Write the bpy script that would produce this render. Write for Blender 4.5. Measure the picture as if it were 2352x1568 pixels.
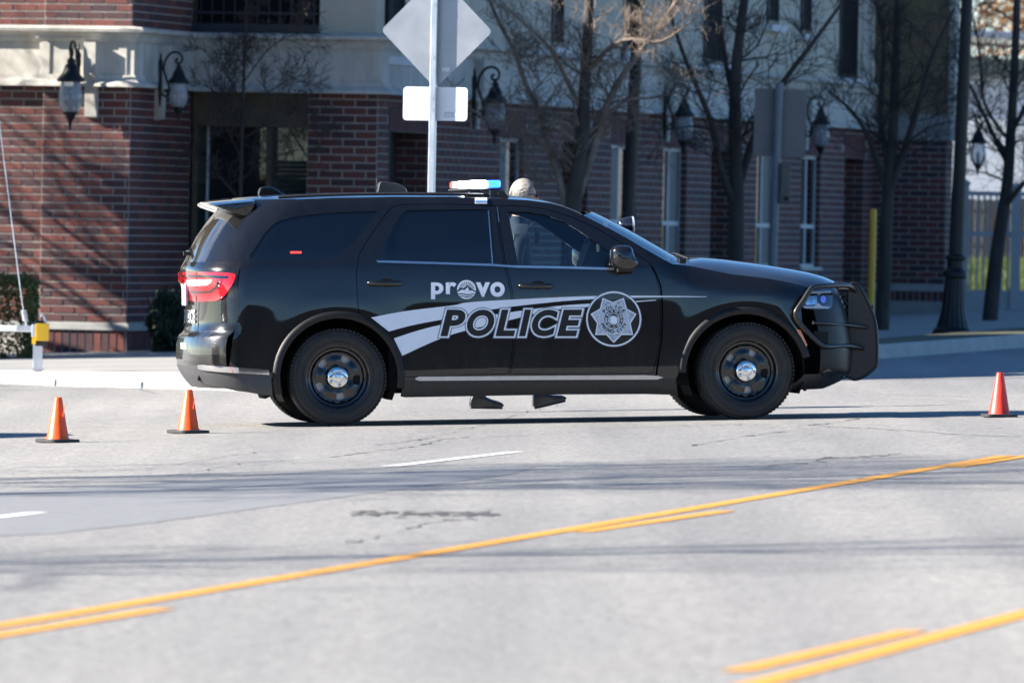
import bpy, bmesh, math, random
from mathutils import Vector, Matrix
from mathutils.geometry import delaunay_2d_cdt
R_ = math.radians
for o in list(bpy.data.objects): bpy.data.objects.remove(o)
scn = bpy.context.scene
COL = scn.collection

# ------------------------------------------------------------------ camera
FPX = 21500.0; CX, CY = 1176.0, 784.0; HC = 1.5; SLOPE = 0.033
PITCH = math.atan(264/FPX); ROLL = R_(1.1)
Fw = Vector((0, math.cos(PITCH), -math.sin(PITCH)))
R0 = Vector((1, 0, 0)); U0 = Vector((0, math.sin(PITCH), math.cos(PITCH)))
Rt = R0*math.cos(ROLL) + U0*math.sin(ROLL); Up = U0*math.cos(ROLL) - R0*math.sin(ROLL)
CAM = Vector((0, 0, HC))
cd = bpy.data.cameras.new('camera'); cam = bpy.data.objects.new('camera', cd); COL.objects.link(cam)
cam.matrix_world = Matrix(((Rt.x, Up.x, -Fw.x, 0), (Rt.y, Up.y, -Fw.y, 0), (Rt.z, Up.z, -Fw.z, HC), (0, 0, 0, 1)))
cd.sensor_width = 36; cd.lens = FPX/2352*36; cd.clip_start = 1; cd.clip_end = 3000
cd.dof.use_dof = True; cd.dof.focus_distance = 71.3; cd.dof.aperture_fstop = 6.2
scn.camera = cam
# ------------------------------------------------------------------ sky and sun
SUN_EL = R_(27); SUN_D = R_(6.0)          # light travels to +X, turned a little away from the camera
w = bpy.data.worlds.new('World'); scn.world = w; w.use_nodes = True
nt = w.node_tree; sky = nt.nodes.new('ShaderNodeTexSky'); sky.sky_type = 'NISHITA'; sky.sun_disc = False
sky.sun_elevation = SUN_EL
to_sun = Vector((-math.cos(SUN_D)*math.cos(SUN_EL), -math.sin(SUN_D)*math.cos(SUN_EL), math.sin(SUN_EL)))
sky.sun_rotation = math.atan2(to_sun.x, to_sun.y)
sky.altitude = 1400; sky.air_density = 0.8; sky.dust_density = 0.0; sky.ozone_density = 2.6
hs_ = nt.nodes.new('ShaderNodeHueSaturation'); hs_.inputs['Saturation'].default_value = 1.18; nt.links.new(sky.outputs[0], hs_.inputs['Color'])
nt.links.new(hs_.outputs[0], nt.nodes['Background'].inputs[0]); nt.nodes['Background'].inputs[1].default_value = 0.068
sl = bpy.data.lights.new('sun', 'SUN'); sl.energy = 5.0; sl.angle = R_(0.53); sl.color = (1.0, 0.935, 0.84)
so = bpy.data.objects.new('sun', sl); COL.objects.link(so)
so.rotation_euler = (-to_sun).to_track_quat('-Z', 'Y').to_euler(); so.location = (-40, 60, 40)
vs_ = scn.view_settings; vs_.view_transform = 'Standard'; vs_.look = 'None'; vs_.gamma = 1; vs_.use_curve_mapping = False
vs_.exposure = 1.82
scn.cycles.max_bounces = 8; scn.cycles.transparent_max_bounces = 12; scn.cycles.caustics_reflective = False; scn.cycles.caustics_refractive = False
scn.cycles.use_denoising = True

# ------------------------------------------------------------------ photograph geometry -> world
def ray(x, y): return Fw + Rt*((x-CX)/FPX) - Up*((y-CY)/FPX)
def gz(X): return SLOPE*X
def ground(x, y, h=0.0):
    d = ray(x, y); n = Vector((-SLOPE, 0, 1)); return CAM + d*((h - CAM.dot(n))/d.dot(n))
def at_y(x, y, Y):
    d = ray(x, y); return CAM + d*(Y/d.y)
def on_plane(x, y, p, n):
    d = ray(x, y); return CAM + d*((Vector(p)-CAM).dot(n)/d.dot(n))
def stand(x, Y, h=0.0):
    p = at_y(x, 700, Y); return Vector((p.x, Y, gz(p.x)+h))

# ------------------------------------------------------------------ materials
MATS = {}
def mat(name, col, rough=0.6, metal=0.0, var=0.0, scale=8.0, bump=0.0, bscale=60.0, coat=0.0, spec=0.5, emit=None, estr=0.0, col2=None, stretch=None, detail=5.0, trans=0.0, rvar=0.0, cior=1.5):
    if name in MATS: return MATS[name]
    m = bpy.data.materials.new(name); m.use_nodes = True; MATS[name] = m
    n = m.node_tree.nodes; l = m.node_tree.links; b = n['Principled BSDF']
    b.inputs['Base Color'].default_value = (*col, 1); b.inputs['Roughness'].default_value = rough
    b.inputs['Metallic'].default_value = metal; b.inputs['Coat Weight'].default_value = coat
    b.inputs['Coat Roughness'].default_value = 0.03; b.inputs['Coat IOR'].default_value = cior; b.inputs['Specular IOR Level'].default_value = spec
    b.inputs['Transmission Weight'].default_value = trans
    if emit: b.inputs['Emission Color'].default_value = (*emit, 1); b.inputs['Emission Strength'].default_value = estr
    tc = n.new('ShaderNodeTexCoord'); src = tc.outputs['Object']
    if stretch:
        mp = n.new('ShaderNodeMapping'); mp.inputs['Scale'].default_value = stretch; l.new(src, mp.inputs[0]); src = mp.outputs[0]
    if var or col2 or rvar:
        nz = n.new('ShaderNodeTexNoise'); nz.inputs['Scale'].default_value = scale; nz.inputs['Detail'].default_value = detail
        nz.inputs['Roughness'].default_value = 0.65; l.new(src, nz.inputs['Vector'])
        rp = n.new('ShaderNodeValToRGB'); rp.color_ramp.elements[0].position = 0.3; rp.color_ramp.elements[1].position = 0.72
        c2 = col2 if col2 else tuple(min(1, c*(1+var)) for c in col); c1 = col if col2 else tuple(c*(1-var) for c in col)
        rp.color_ramp.elements[0].color = (*c1, 1); rp.color_ramp.elements[1].color = (*c2, 1)
        l.new(nz.outputs[0], rp.inputs[0])
        if var or col2: l.new(rp.outputs[0], b.inputs['Base Color'])
        if rvar:
            mr = n.new('ShaderNodeMapRange'); mr.inputs['To Min'].default_value = max(0, rough-rvar); mr.inputs['To Max'].default_value = min(1, rough+rvar)
            l.new(nz.outputs[0], mr.inputs[0]); l.new(mr.outputs[0], b.inputs['Roughness'])
    if bump:
        bz = n.new('ShaderNodeTexNoise'); bz.inputs['Scale'].default_value = bscale; bz.inputs['Detail'].default_value = 4
        l.new(src, bz.inputs['Vector']); bp = n.new('ShaderNodeBump'); bp.inputs['Strength'].default_value = bump; bp.inputs['Distance'].default_value = 0.01
        l.new(bz.outputs[0], bp.inputs['Height']); l.new(bp.outputs[0], b.inputs['Normal'])
    return m
def glass(name, tint, refl=1.0, ior=1.5, rough=0.0):
    """thin pane: clear tinted transmission plus a mirror layer by fresnel"""
    if name in MATS: return MATS[name]
    m = bpy.data.materials.new(name); m.use_nodes = True; MATS[name] = m
    n = m.node_tree.nodes; l = m.node_tree.links; n.remove(n['Principled BSDF'])
    t = n.new('ShaderNodeBsdfTransparent'); t.inputs[0].default_value = (*tint, 1)
    g = n.new('ShaderNodeBsdfGlossy'); g.inputs['Roughness'].default_value = rough; g.inputs[0].default_value = (refl, refl, refl, 1)
    fr = n.new('ShaderNodeFresnel'); fr.inputs[0].default_value = ior; mx = n.new('ShaderNodeMixShader')
    l.new(fr.outputs[0], mx.inputs[0]); l.new(t.outputs[0], mx.inputs[1]); l.new(g.outputs[0], mx.inputs[2]); l.new(mx.outputs[0], n['Material Output'].inputs[0])
    return m

# ------------------------------------------------------------------ mesh helpers
def link(o, parent=None):
    COL.objects.link(o)
    if parent is not None: o.parent = parent
    return o
def obj(name, verts, faces, m, parent=None, smooth=False, autosmooth=None):
    me = bpy.data.meshes.new(name); me.from_pydata([tuple(v) for v in verts], [], faces); me.update()
    if m: me.materials.append(m)
    if smooth: me.polygons.foreach_set('use_smooth', [True]*len(me.polygons))
    if autosmooth:
        me.polygons.foreach_set('use_smooth', [True]*len(me.polygons)); me.set_sharp_from_angle(angle=R_(autosmooth))
    return link(bpy.data.objects.new(name, me), parent)
def tag(o, label=None, cat=None, group=None, kind=None):
    if label: o['label'] = label
    if cat: o['category'] = cat
    if group: o['group'] = group
    if kind: o['kind'] = kind
    return o
def thing(name, label, cat, M=None, group=None):
    e = bpy.data.objects.new(name, None); COL.objects.link(e); e.empty_display_size = 0.2
    if M is not None:
        e.matrix_world = M if isinstance(M, Matrix) else Matrix.Translation(M)
    return tag(e, label, cat, group)
def copy_tree(o, parent=None):
    c = o.copy(); COL.objects.link(c); c.parent = parent
    for ch in list(o.children): copy_tree(ch, c)
    return c
class MB:
    def __init__(s): s.v = []; s.f = []
    def add(s, vs, fs):
        k = len(s.v); s.v += [Vector(q) for q in vs]; s.f += [tuple(i+k for i in f) for f in fs]; return s
    def box(s, c, d, M=None):
        a, b, e = d[0]/2, d[1]/2, d[2]/2
        vs = [Vector((x*a, y*b, z*e)) for x, y, z in ((-1,-1,-1),(1,-1,-1),(1,1,-1),(-1,1,-1),(-1,-1,1),(1,-1,1),(1,1,1),(-1,1,1))]
        if M is not None: vs = [M @ q for q in vs]
        c = Vector(c)
        return s.add([q+c for q in vs], [(0,3,2,1),(4,5,6,7),(0,1,5,4),(1,2,6,5),(2,3,7,6),(3,0,4,7)])
    def tube(s, pts, rad, n=8, cap=True):
        pts = [Vector(p) for p in pts]; N = len(pts)
        rr = rad if isinstance(rad, (list, tuple)) else [rad]*N
        ref = None; rings = []
        for i, p in enumerate(pts):
            t = (pts[min(i+1, N-1)] - pts[max(i-1, 0)])
            t = t.normalized() if t.length > 1e-9 else Vector((0, 0, 1))
            if ref is None: ref = t.orthogonal().normalized()
            else:
                ref = ref - t*ref.dot(t)
                ref = ref.normalized() if ref.length > 1e-6 else t.orthogonal().normalized()
            b = t.cross(ref); rings.append([p + (ref*math.cos(6.283185*k/n) + b*math.sin(6.283185*k/n))*rr[i] for k in range(n)])
        fs = [(i*n+k, i*n+(k+1)%n, (i+1)*n+(k+1)%n, (i+1)*n+k) for i in range(N-1) for k in range(n)]
        if cap: fs += [tuple(range(n-1, -1, -1)), tuple((N-1)*n+k for k in range(n))]
        return s.add([q for r in rings for q in r], fs)
    def lathe(s, prof, n=24, M=None, cap=True):
        """profile of (radius, height) turned about local z"""
        vs = [Vector((r*math.cos(6.283185*k/n), r*math.sin(6.283185*k/n), z)) for r, z in prof for k in range(n)]
        if M is not None: vs = [M @ q for q in vs]
        N = len(prof)
        fs = [(i*n+k, i*n+(k+1)%n, (i+1)*n+(k+1)%n, (i+1)*n+k) for i in range(N-1) for k in range(n)]
        if cap and prof[0][0] > 1e-6: fs.append(tuple(range(n-1, -1, -1)))
        if cap and prof[-1][0] > 1e-6: fs.append(tuple((N-1)*n+k for k in range(n)))
        return s.add(vs, fs)
    def prism(s, poly, d, M=None):
        """poly in local xy, extruded d along local z"""
        n = len(poly); vs = [Vector((p[0], p[1], 0)) for p in poly] + [Vector((p[0], p[1], d)) for p in poly]
        if M is not None: vs = [M @ q for q in vs]
        return s.add(vs, [tuple(range(n-1, -1, -1)), tuple(range(n, 2*n))] + [(i, (i+1)%n, n+(i+1)%n, n+i) for i in range(n)])
    def build(s, name, m, parent=None, smooth=False, auto=None):
        o = obj(name, s.v, s.f, m, parent, smooth, None)
        bm = bmesh.new(); bm.from_mesh(o.data); bmesh.ops.recalc_face_normals(bm, faces=bm.faces); bm.to_mesh(o.data); bm.free()
        if auto:
            o.data.polygons.foreach_set('use_smooth', [True]*len(o.data.polygons)); o.data.set_sharp_from_angle(angle=R_(auto))
        return o
def bevel(o, wd, seg=2):
    b = o.modifiers.new('bevel', 'BEVEL'); b.width = wd; b.segments = seg; b.limit_method = 'ANGLE'; b.angle_limit = R_(35); return o
def chaikin(p, it=2, closed=True):
    p = [Vector(q) for q in p]
    for _ in range(it):
        q = []; n = len(p)
        for i in range(n if closed else n-1):
            a, b = p[i], p[(i+1)%n]; q += [a*0.75+b*0.25, a*0.25+b*0.75]
        p = q if closed else [p[0]] + q + [p[-1]]
    return p
def catmull(p, k=4, closed=False):
    p = [Vector(q) for q in p]; n = len(p); out = []
    for i in range(n if closed else n-1):
        g = (lambda j: p[j % n]) if closed else (lambda j: p[max(0, min(n-1, j))])
        a, b, c, d = g(i-1), g(i), g(i+1), g(i+2)
        for s in range(k):
            t = s/k; out.append(0.5*((2*b)+(c-a)*t+(2*a-5*b+4*c-d)*t*t+(3*b-a-3*c+d)*t**3))
    if not closed: out.append(p[-1])
    return out
def lerp_tab(tab, x):
    if x <= tab[0][0]: return tab[0][1]
    for (a, b), (c, d) in zip(tab, tab[1:]):
        if x <= c: return b + (d-b)*(x-a)/(c-a)
    return tab[-1][1]
class Smooth:
    """monotone cubic through a table"""
    def __init__(s, tab):
        s.x = [t[0] for t in tab]; s.y = [t[1] for t in tab]; n = len(tab)
        d = [(s.y[i+1]-s.y[i])/(s.x[i+1]-s.x[i]) for i in range(n-1)]; m = [d[0]]
        for i in range(1, n-1): m.append(0 if d[i-1]*d[i] <= 0 else 2*d[i-1]*d[i]/(d[i-1]+d[i]))
        m.append(d[-1]); s.m = m
    def __call__(s, q):
        x, y, m = s.x, s.y, s.m
        if q <= x[0]: return y[0]+m[0]*(q-x[0])
        if q >= x[-1]: return y[-1]+m[-1]*(q-x[-1])
        i = 0
        while q > x[i+1]: i += 1
        h = x[i+1]-x[i]; t = (q-x[i])/h
        return y[i]*(1+2*t)*(1-t)**2 + h*m[i]*t*(1-t)**2 + y[i+1]*t*t*(3-2*t) + h*m[i+1]*t*t*(t-1)
def inside(p, poly):
    x, y = p[0], p[1]; c = False; n = len(poly); j = n-1
    for i in range(n):
        xi, yi = poly[i][0], poly[i][1]; xj, yj = poly[j][0], poly[j][1]
        if (yi > y) != (yj > y) and x < (xj-xi)*(y-yi)/(yj-yi)+xi: c = not c
        j = i
    return c
def seg_d(p, a, b):
    ax, ay = b[0]-a[0], b[1]-a[1]; L = ax*ax+ay*ay
    t = 0 if L == 0 else max(0, min(1, ((p[0]-a[0])*ax+(p[1]-a[1])*ay)/L))
    return math.hypot(p[0]-a[0]-ax*t, p[1]-a[1]-ay*t)
def offset_poly(poly, d):
    """move every edge of a closed polygon inwards by d"""
    n = len(poly); A = sum(poly[i][0]*poly[(i+1)%n][1]-poly[(i+1)%n][0]*poly[i][1] for i in range(n)); sg = 1 if A > 0 else -1
    out = []
    for i in range(n):
        a, b, c = (Vector(poly[(i+k) % n][:2]) for k in (-1, 0, 1))
        e1 = b-a; e2 = c-b
        if e1.length < 1e-9 or e2.length < 1e-9: out.append(b); continue
        e1.normalize(); e2.normalize(); n1 = Vector((-e1.y, e1.x))*sg; n2 = Vector((-e2.y, e2.x))*sg
        m = n1+n2; m = m/max(0.35, m.length_squared/2) if m.length > 1e-6 else n1
        out.append(b + m*d)
    return out
def densify(poly, step):
    out = []
    for i in range(len(poly)):
        a, b = Vector(poly[i][:2]), Vector(poly[(i+1) % len(poly)][:2]); k = max(1, int(math.ceil((b-a).length/step)))
        out += [a+(b-a)*j/k for j in range(k)]
    return out
def triangulate(outer, holes=(), grid=0.0, origin=(0, 0)):
    """constrained triangulation of a polygon with holes and inner grid points -> verts2d, tris"""
    polys = [outer, *holes]; vs = []; es = []
    for p in polys:
        k = len(vs); vs += [Vector((q[0], q[1])) for q in p]; es += [(k+i, k+(i+1) % len(p)) for i in range(len(p))]
    if grid:
        x0 = min(q[0] for q in outer); x1 = max(q[0] for q in outer); y0 = min(q[1] for q in outer); y1 = max(q[1] for q in outer)
        segs = [(p[i], p[(i+1) % len(p)]) for p in polys for i in range(len(p))]
        nx = int((x1-x0)/grid)+1; ny = int((y1-y0)/grid)+1
        for j in range(1, ny):
            y = y0+grid*j
            near = [s for s in segs if min(s[0][1], s[1][1])-grid < y < max(s[0][1], s[1][1])+grid]
            for i in range(nx+1):
                q = (x0+grid*(i+(0.5 if j % 2 else 0)), y)
                if inside(q, outer) and not any(inside(q, h) for h in holes) and all(seg_d(q, a, b) > grid*0.4 for a, b in near): vs.append(Vector(q))
    v, e, f, *_ = delaunay_2d_cdt(vs, es, [], 0, 1e-7)
    out = []
    for t in f:
        for k in range(1, len(t)-1):
            a, b, c = v[t[0]], v[t[k]], v[t[k+1]]; g = (a+b+c)/3
            if abs((b-a).cross(c-a)) < 1e-12: continue
            if inside(g, outer) and not any(inside(g, h) for h in holes): out.append((t[0], t[k], t[k+1]))
    return [Vector(q) for q in v], out
def circle(cx, cy, r, n=40, a0=0, a1=360, ry=None):
    full = abs(a1-a0) >= 360; ry = ry or r
    return [Vector((cx+r*math.cos(R_(a0+(a1-a0)*k/(n if full else n-1))), cy+ry*math.sin(R_(a0+(a1-a0)*k/(n if full else n-1))))) for k in range(n)]
def text_2d(body, shear=0.0, off=0.0, space=1.0, grid=0.0):
    c = bpy.data.curves.new('lettering', 'FONT'); c.body = body; c.size = 1; c.shear = shear; c.offset = off; c.space_character = space
    c.resolution_u = 5; c.fill_mode = 'FRONT'
    o = bpy.data.objects.new('lettering', c); COL.objects.link(o); dg = bpy.context.evaluated_depsgraph_get(); dg.update()
    me = bpy.data.meshes.new_from_object(o.evaluated_get(dg))
    bm = bmesh.new(); bm.from_mesh(me); bmesh.ops.remove_doubles(bm, verts=bm.verts, dist=1e-4)
    if grid:
        xs = [v.co.x for v in bm.verts]; ys = [v.co.y for v in bm.verts]
        for ax, lo, hi in ((0, min(xs), max(xs)), (1, min(ys), max(ys))):
            k = lo+grid
            while k < hi:
                n = Vector((1, 0, 0)) if ax == 0 else Vector((0, 1, 0))
                bmesh.ops.bisect_plane(bm, geom=bm.verts[:]+bm.edges[:]+bm.faces[:], plane_co=n*k, plane_no=n); k += grid
    bmesh.ops.triangulate(bm, faces=bm.faces)
    bm.verts.ensure_lookup_table()
    vs = [Vector((v.co.x, v.co.y)) for v in bm.verts]; fs = [tuple(v.index for v in f.verts) for f in bm.faces]
    bm.free(); bpy.data.objects.remove(o); bpy.data.curves.remove(c); bpy.data.meshes.remove(me)
    return vs, fs
# ================================================================== POLICE SUV
PSI = R_(7.5); WB = 3.135; TR = 0.372
ax_ = Vector((math.cos(PSI), math.sin(PSI), SLOPE*math.cos(PSI))).normalized()
n0_ = Vector((-SLOPE, 0, 1)).normalized(); az_ = (n0_-ax_*n0_.dot(ax_)).normalized(); ay_ = az_.cross(ax_)
org_ = ground(778, 979) + ay_*0.93
CARM = Matrix(((ax_.x, ay_.x, az_.x, org_.x), (ax_.y, ay_.y, az_.y, org_.y), (ax_.z, ay_.z, az_.z, org_.z), (0, 0, 0, 1)))
CARI = CARM.inverted(); LC = CARI @ CAM; CR3 = CARI.to_3x3()
PROF = Smooth([(.15,.86),(.22,.91),(.28,.945),(.33,.958),(.40,.9605),(.5,.9595),(.7,.957),(.88,.954),(.97,.951),(1.06,.944),(1.14,.935),(1.20,.925),(1.24,.914),(1.32,.892),(1.45,.843),(1.58,.79),(1.68,.738),(1.74,.69),(1.80,.61)])
UCT = Smooth([(.20,-.90),(.32,-1.02),(.42,-1.09),(.50,-1.114),(.60,-1.112),(.69,-1.095),(.73,-1.055),(.80,-1.035),(.98,-1.04),(1.10,-1.066),(1.20,-1.077),(1.27,-1.045),(1.41,-.976),(1.55,-.886),(1.66,-.79),(1.74,-.70),(1.8,-.62)])
LTT = Smooth([(.2,.34),(.7,.32),(1.0,.36),(1.2,.42),(1.4,.50),(1.8,.55)])
UFT = Smooth([(.20,3.80),(.29,4.0),(.36,4.06),(.5,4.07),(.7,4.05),(.9,4.0),(1.0,3.95),(1.06,3.86),(1.15,3.7)])
LN = 0.62
WTT = Smooth([(2.3,1.33),(2.62,1.205),(2.85,1.14),(3.2,1.105),(3.5,1.065),(3.75,1.02),(4.1,.95)])
def V(u, w):
    v = PROF(w)
    if u > 1.6 and w > 1.2: v -= 0.05*min(1, (w-1.2)/.12)*(u-1.6)**2
    if u > 2.4:
        e = max(0, (w-(WTT(u)-.16))/.16); v -= .075*min(e, 1.4)**2*min(1, (u-2.4)/.3)
    if w < 1.15:
        for cu in (0, WB):
            r = math.hypot(u-cu, w-.39); v += .006*math.exp(-((r-.50)/.16)**2)*(1 if w < .95 else max(0, (1.15-w)/.2))
    L = LTT(w); d = (UCT(w)+L-u)/L
    if d > 0:
        if d >= 1: return 0.0
        v *= (1-d*d)**(1/3.5)
    d = (u-(UFT(w)-LN))/LN
    if d > 0:
        if d >= 1: return 0.0
        v *= (1-d*d)**(1/3.0)
    return v
def car_ray(px, py): return CR3 @ ray(px, py)
def at_v(px, py, v):
    d = car_ray(px, py); t = (-v-LC.y)/d.y; p = LC+d*t; return Vector((p.x, p.z))
def side(px, py):
    """point of the near body side seen at a pixel, as (u, w)"""
    d = car_ray(px, py); hi = 1.02
    def F(v):
        t = (-v-LC.y)/d.y; p = LC+d*t; return v-V(p.x, p.z)
    a = hi; b = None; k = hi
    while k > 0.0:
        k -= 0.02
        if F(k) <= 0: b = k; break
        a = k
    if b is None: return at_v(px, py, 0.02)
    for _ in range(18):
        m = (a+b)/2
        if F(m) > 0: a = m
        else: b = m
    return at_v(px, py, b)
def SP(pts): return [side(p[0], p[1]) for p in pts]
def nrm(u, w):
    e = .004; return Vector((-(V(u+e, w)-V(u-e, w))/(2*e), -1.0, -(V(u, w+e)-V(u, w-e))/(2*e))).normalized()
def surf(name, vs2, tris, m, parent, off=0.0, flange=0.0, mirror=False):
    """mesh lying on the body side from (u, w) points, with exact normals"""
    vs = []; ns = []
    for q in vs2:
        n = nrm(q[0], q[1]); p = Vector((q[0], -V(q[0], q[1]), q[1])) + n*off; vs.append(p); ns.append(n)
    fs = []
    for t in tris:
        a, b, c = (vs[i] for i in t); g = (b-a).cross(c-a)
        fs.append(t if g.dot(ns[t[0]]) > 0 else (t[0], t[2], t[1]))
    if flange:
        cnt = {}
        for f in fs:
            for i in range(3):
                e = (f[i], f[(i+1) % 3]); cnt[tuple(sorted(e))] = cnt.get(tuple(sorted(e)), [])+[e]
        for k, es in cnt.items():
            if len(es) == 1:
                a, b = es[0]; i = len(vs); d = Vector((0, 1, 0))*flange
                vs += [vs[a].copy(), vs[b].copy(), vs[b]+d, vs[a]+d]; ns += [Vector((0, 0, 0))]*4; fs.append((i+1, i, i+3, i+2))
    if mirror:
        vs = [Vector((p.x, -p.y, p.z)) for p in vs]; ns = [Vector((p.x, -p.y, p.z)) for p in ns]; fs = [tuple(reversed(f)) for f in fs]
    used = sorted({i for f in fs for i in f}); mp = {j: i for i, j in enumerate(used)}
    vs = [vs[i] for i in used]; ns = [ns[i] for i in used]; fs = [tuple(mp[i] for i in f) for f in fs]
    o = obj(name, vs, fs, m, parent, smooth=True)
    o.data.normals_split_custom_set_from_vertices([tuple(n) for n in ns])
    return o
def panel(name, outline, m, parent, holes=(), off=0.0, flange=0.03, grid=0.04, gap=0.0, both=True, px=True):
    st = grid*300
    o2 = densify(offset_poly(outline, gap*300) if gap else outline, st); h2 = [densify(offset_poly(h, -gap*300) if gap else h, st) for h in holes]
    v, t = triangulate(o2, h2, st); v = [side(q[0], q[1]) for q in v]
    r = surf(name, v, t, m, parent, off, flange)
    if both: surf(name, v, t, m, parent, off, flange, mirror=True)
    return r
def crossloft(name, E, C, m, parent, nq=16, pw=2.0, q0=-1.0, q1=1.0, lift=0.0):
    """E: list of (u, v, w) edge points, C: list of (u, w) centre points"""
    vs = []; n = nq+1
    for (u, v, w), (uc, wc) in zip(E, C):
        for k in range(n):
            q = q0+(q1-q0)*k/nq; s = 1-abs(q)**pw
            vs.append((u+(uc-u)*s, -q*v, w+(wc-w)*s+lift))
    fs = [(i*n+k, i*n+k+1, (i+1)*n+k+1, (i+1)*n+k) for i in range(len(E)-1) for k in range(nq)]
    o = obj(name, vs, fs, m, parent, smooth=True)
    bm = bmesh.new(); bm.from_mesh(o.data); bmesh.ops.recalc_face_normals(bm, faces=bm.faces)
    if sum(f.normal.z for f in bm.faces) < 0: bmesh.ops.reverse_faces(bm, faces=bm.faces)
    bm.to_mesh(o.data); bm.free(); return o

# paint and trims
PAINT = mat('black paint', (.0045,.0046,.005), .22, coat=1.0, spec=.12, col2=(.006,.006,.0065), scale=3, bump=.0, cior=1.62)
DUSTY = mat('dusty black paint', (.006,.006,.006), .30, coat=1.0, col2=(.035,.031,.027), scale=7, rvar=.12, stretch=(1, 2.2, 1))
PLAST = mat('black plastic', (.018,.018,.019), .55, var=.25, scale=20, bump=.15, bscale=500)
FLARE = mat('wheel arch plastic', (.0085,.0085,.009), .5, spec=.35, var=.25, scale=20, bump=.1, bscale=500)
GREYP = mat('grey bumper plastic', (.055,.056,.06), .55, var=.2, scale=12, bump=.1, bscale=300)
DARK = mat('dark lining', (.004,.004,.0045), .9, var=.2, scale=9)
RUB = mat('tyre rubber', (.012,.012,.012), .72, col2=(.030,.028,.026), scale=9, bump=.25, bscale=130)
STEEL = mat('black steel wheel', (.006,.006,.007), .28, coat=.6, var=.3, scale=15)
CHROME = mat('chrome', (.78,.79,.8), .06, 1.0, var=.04, scale=30)
SATIN = mat('satin aluminium trim', (.52,.53,.55), .28, 1.0, var=.08, scale=20)
DISC = mat('brake disc', (.36,.35,.34), .4, 1.0, var=.2, scale=40, stretch=(1, 1, 8))
PRIV = mat('privacy glass', (.0025,.003,.004), .02, spec=1.0, var=.3, scale=4)
GLASSF = glass('front door glass', (.80,.91,.94), 1.0, 1.8)
GLASSW = glass('windscreen glass', (.45,.55,.58), 1.0, 1.6)
DECW = mat('white reflective vinyl', (.80,.83,.88), .35, var=.04, scale=5)
DECK = mat('black vinyl', (.004,.004,.005), .2, coat=.8, var=.2, scale=5)
DECG = mat('grey vinyl', (.16,.18,.21), .3, coat=.5, var=.1, scale=5)
DECB = mat('badge silver vinyl', (.20,.25,.31), .3, col2=(.66,.72,.80), scale=34, coat=.3, detail=3)
REDL = mat('red lamp lens', (.60,.012,.02), .12, coat=1, var=.1, scale=30)
REDD = mat('dark red lamp lens', (.22,.004,.008), .1, coat=1, var=.15, scale=60)
CLEARL = mat('clear lamp lens', (.40,.40,.42), .1, coat=1, var=.12, scale=50)
SMOKE = mat('smoked lamp lens', (.012,.010,.012), .08, coat=1, var=.2, scale=20)
AMBER = mat('amber lens', (.75,.17,.01), .2, coat=1, var=.1, scale=40)

# road dust on the lower body, thinning upwards
_t = PAINT.node_tree; _b = _t.nodes['Principled BSDF']; _tc = _t.nodes.new('ShaderNodeTexCoord'); _sx = _t.nodes.new('ShaderNodeSeparateXYZ'); _t.links.new(_tc.outputs['Object'], _sx.inputs[0])
_mr = _t.nodes.new('ShaderNodeMapRange'); _mr.inputs['From Min'].default_value = .25; _mr.inputs['From Max'].default_value = .75; _mr.inputs['To Min'].default_value = 1; _mr.inputs['To Max'].default_value = .12; _t.links.new(_sx.outputs['Z'], _mr.inputs[0])
_nz = _t.nodes.new('ShaderNodeTexNoise'); _nz.inputs['Scale'].default_value = 11; _nz.inputs['Detail'].default_value = 9; _nz.inputs['Roughness'].default_value = .75; _mp = _t.nodes.new('ShaderNodeMapping'); _mp.inputs['Scale'].default_value = (1, 1, .35); _t.links.new(_tc.outputs['Object'], _mp.inputs[0]); _t.links.new(_mp.outputs[0], _nz.inputs['Vector'])
_m2 = _t.nodes.new('ShaderNodeMapRange'); _m2.inputs['From Min'].default_value = .35; _m2.inputs['From Max'].default_value = .75; _t.links.new(_nz.outputs[0], _m2.inputs[0])
_mu = _t.nodes.new('ShaderNodeMath'); _mu.operation = 'MULTIPLY'; _t.links.new(_mr.outputs[0], _mu.inputs[0]); _t.links.new(_m2.outputs[0], _mu.inputs[1])
_mx = _t.nodes.new('ShaderNodeMix'); _mx.data_type = 'RGBA'; _old = _b.inputs['Base Color'].links[0].from_socket; _t.links.new(_mu.outputs[0], _mx.inputs[0]); _t.links.new(_old, _mx.inputs[6]); _mx.inputs[7].default_value = (.040, .036, .031, 1); _t.links.new(_mx.outputs[2], _b.inputs['Base Color'])
_cw = _t.nodes.new('ShaderNodeMapRange'); _cw.inputs['To Min'].default_value = 1; _cw.inputs['To Max'].default_value = .35; _t.links.new(_mu.outputs[0], _cw.inputs[0]); _t.links.new(_cw.outputs[0], _b.inputs['Coat Weight'])
suv = thing('police_suv', 'black police SUV with white stripes, star badge, lit roof lightbar and front push bumper', 'car', CARM)

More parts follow.
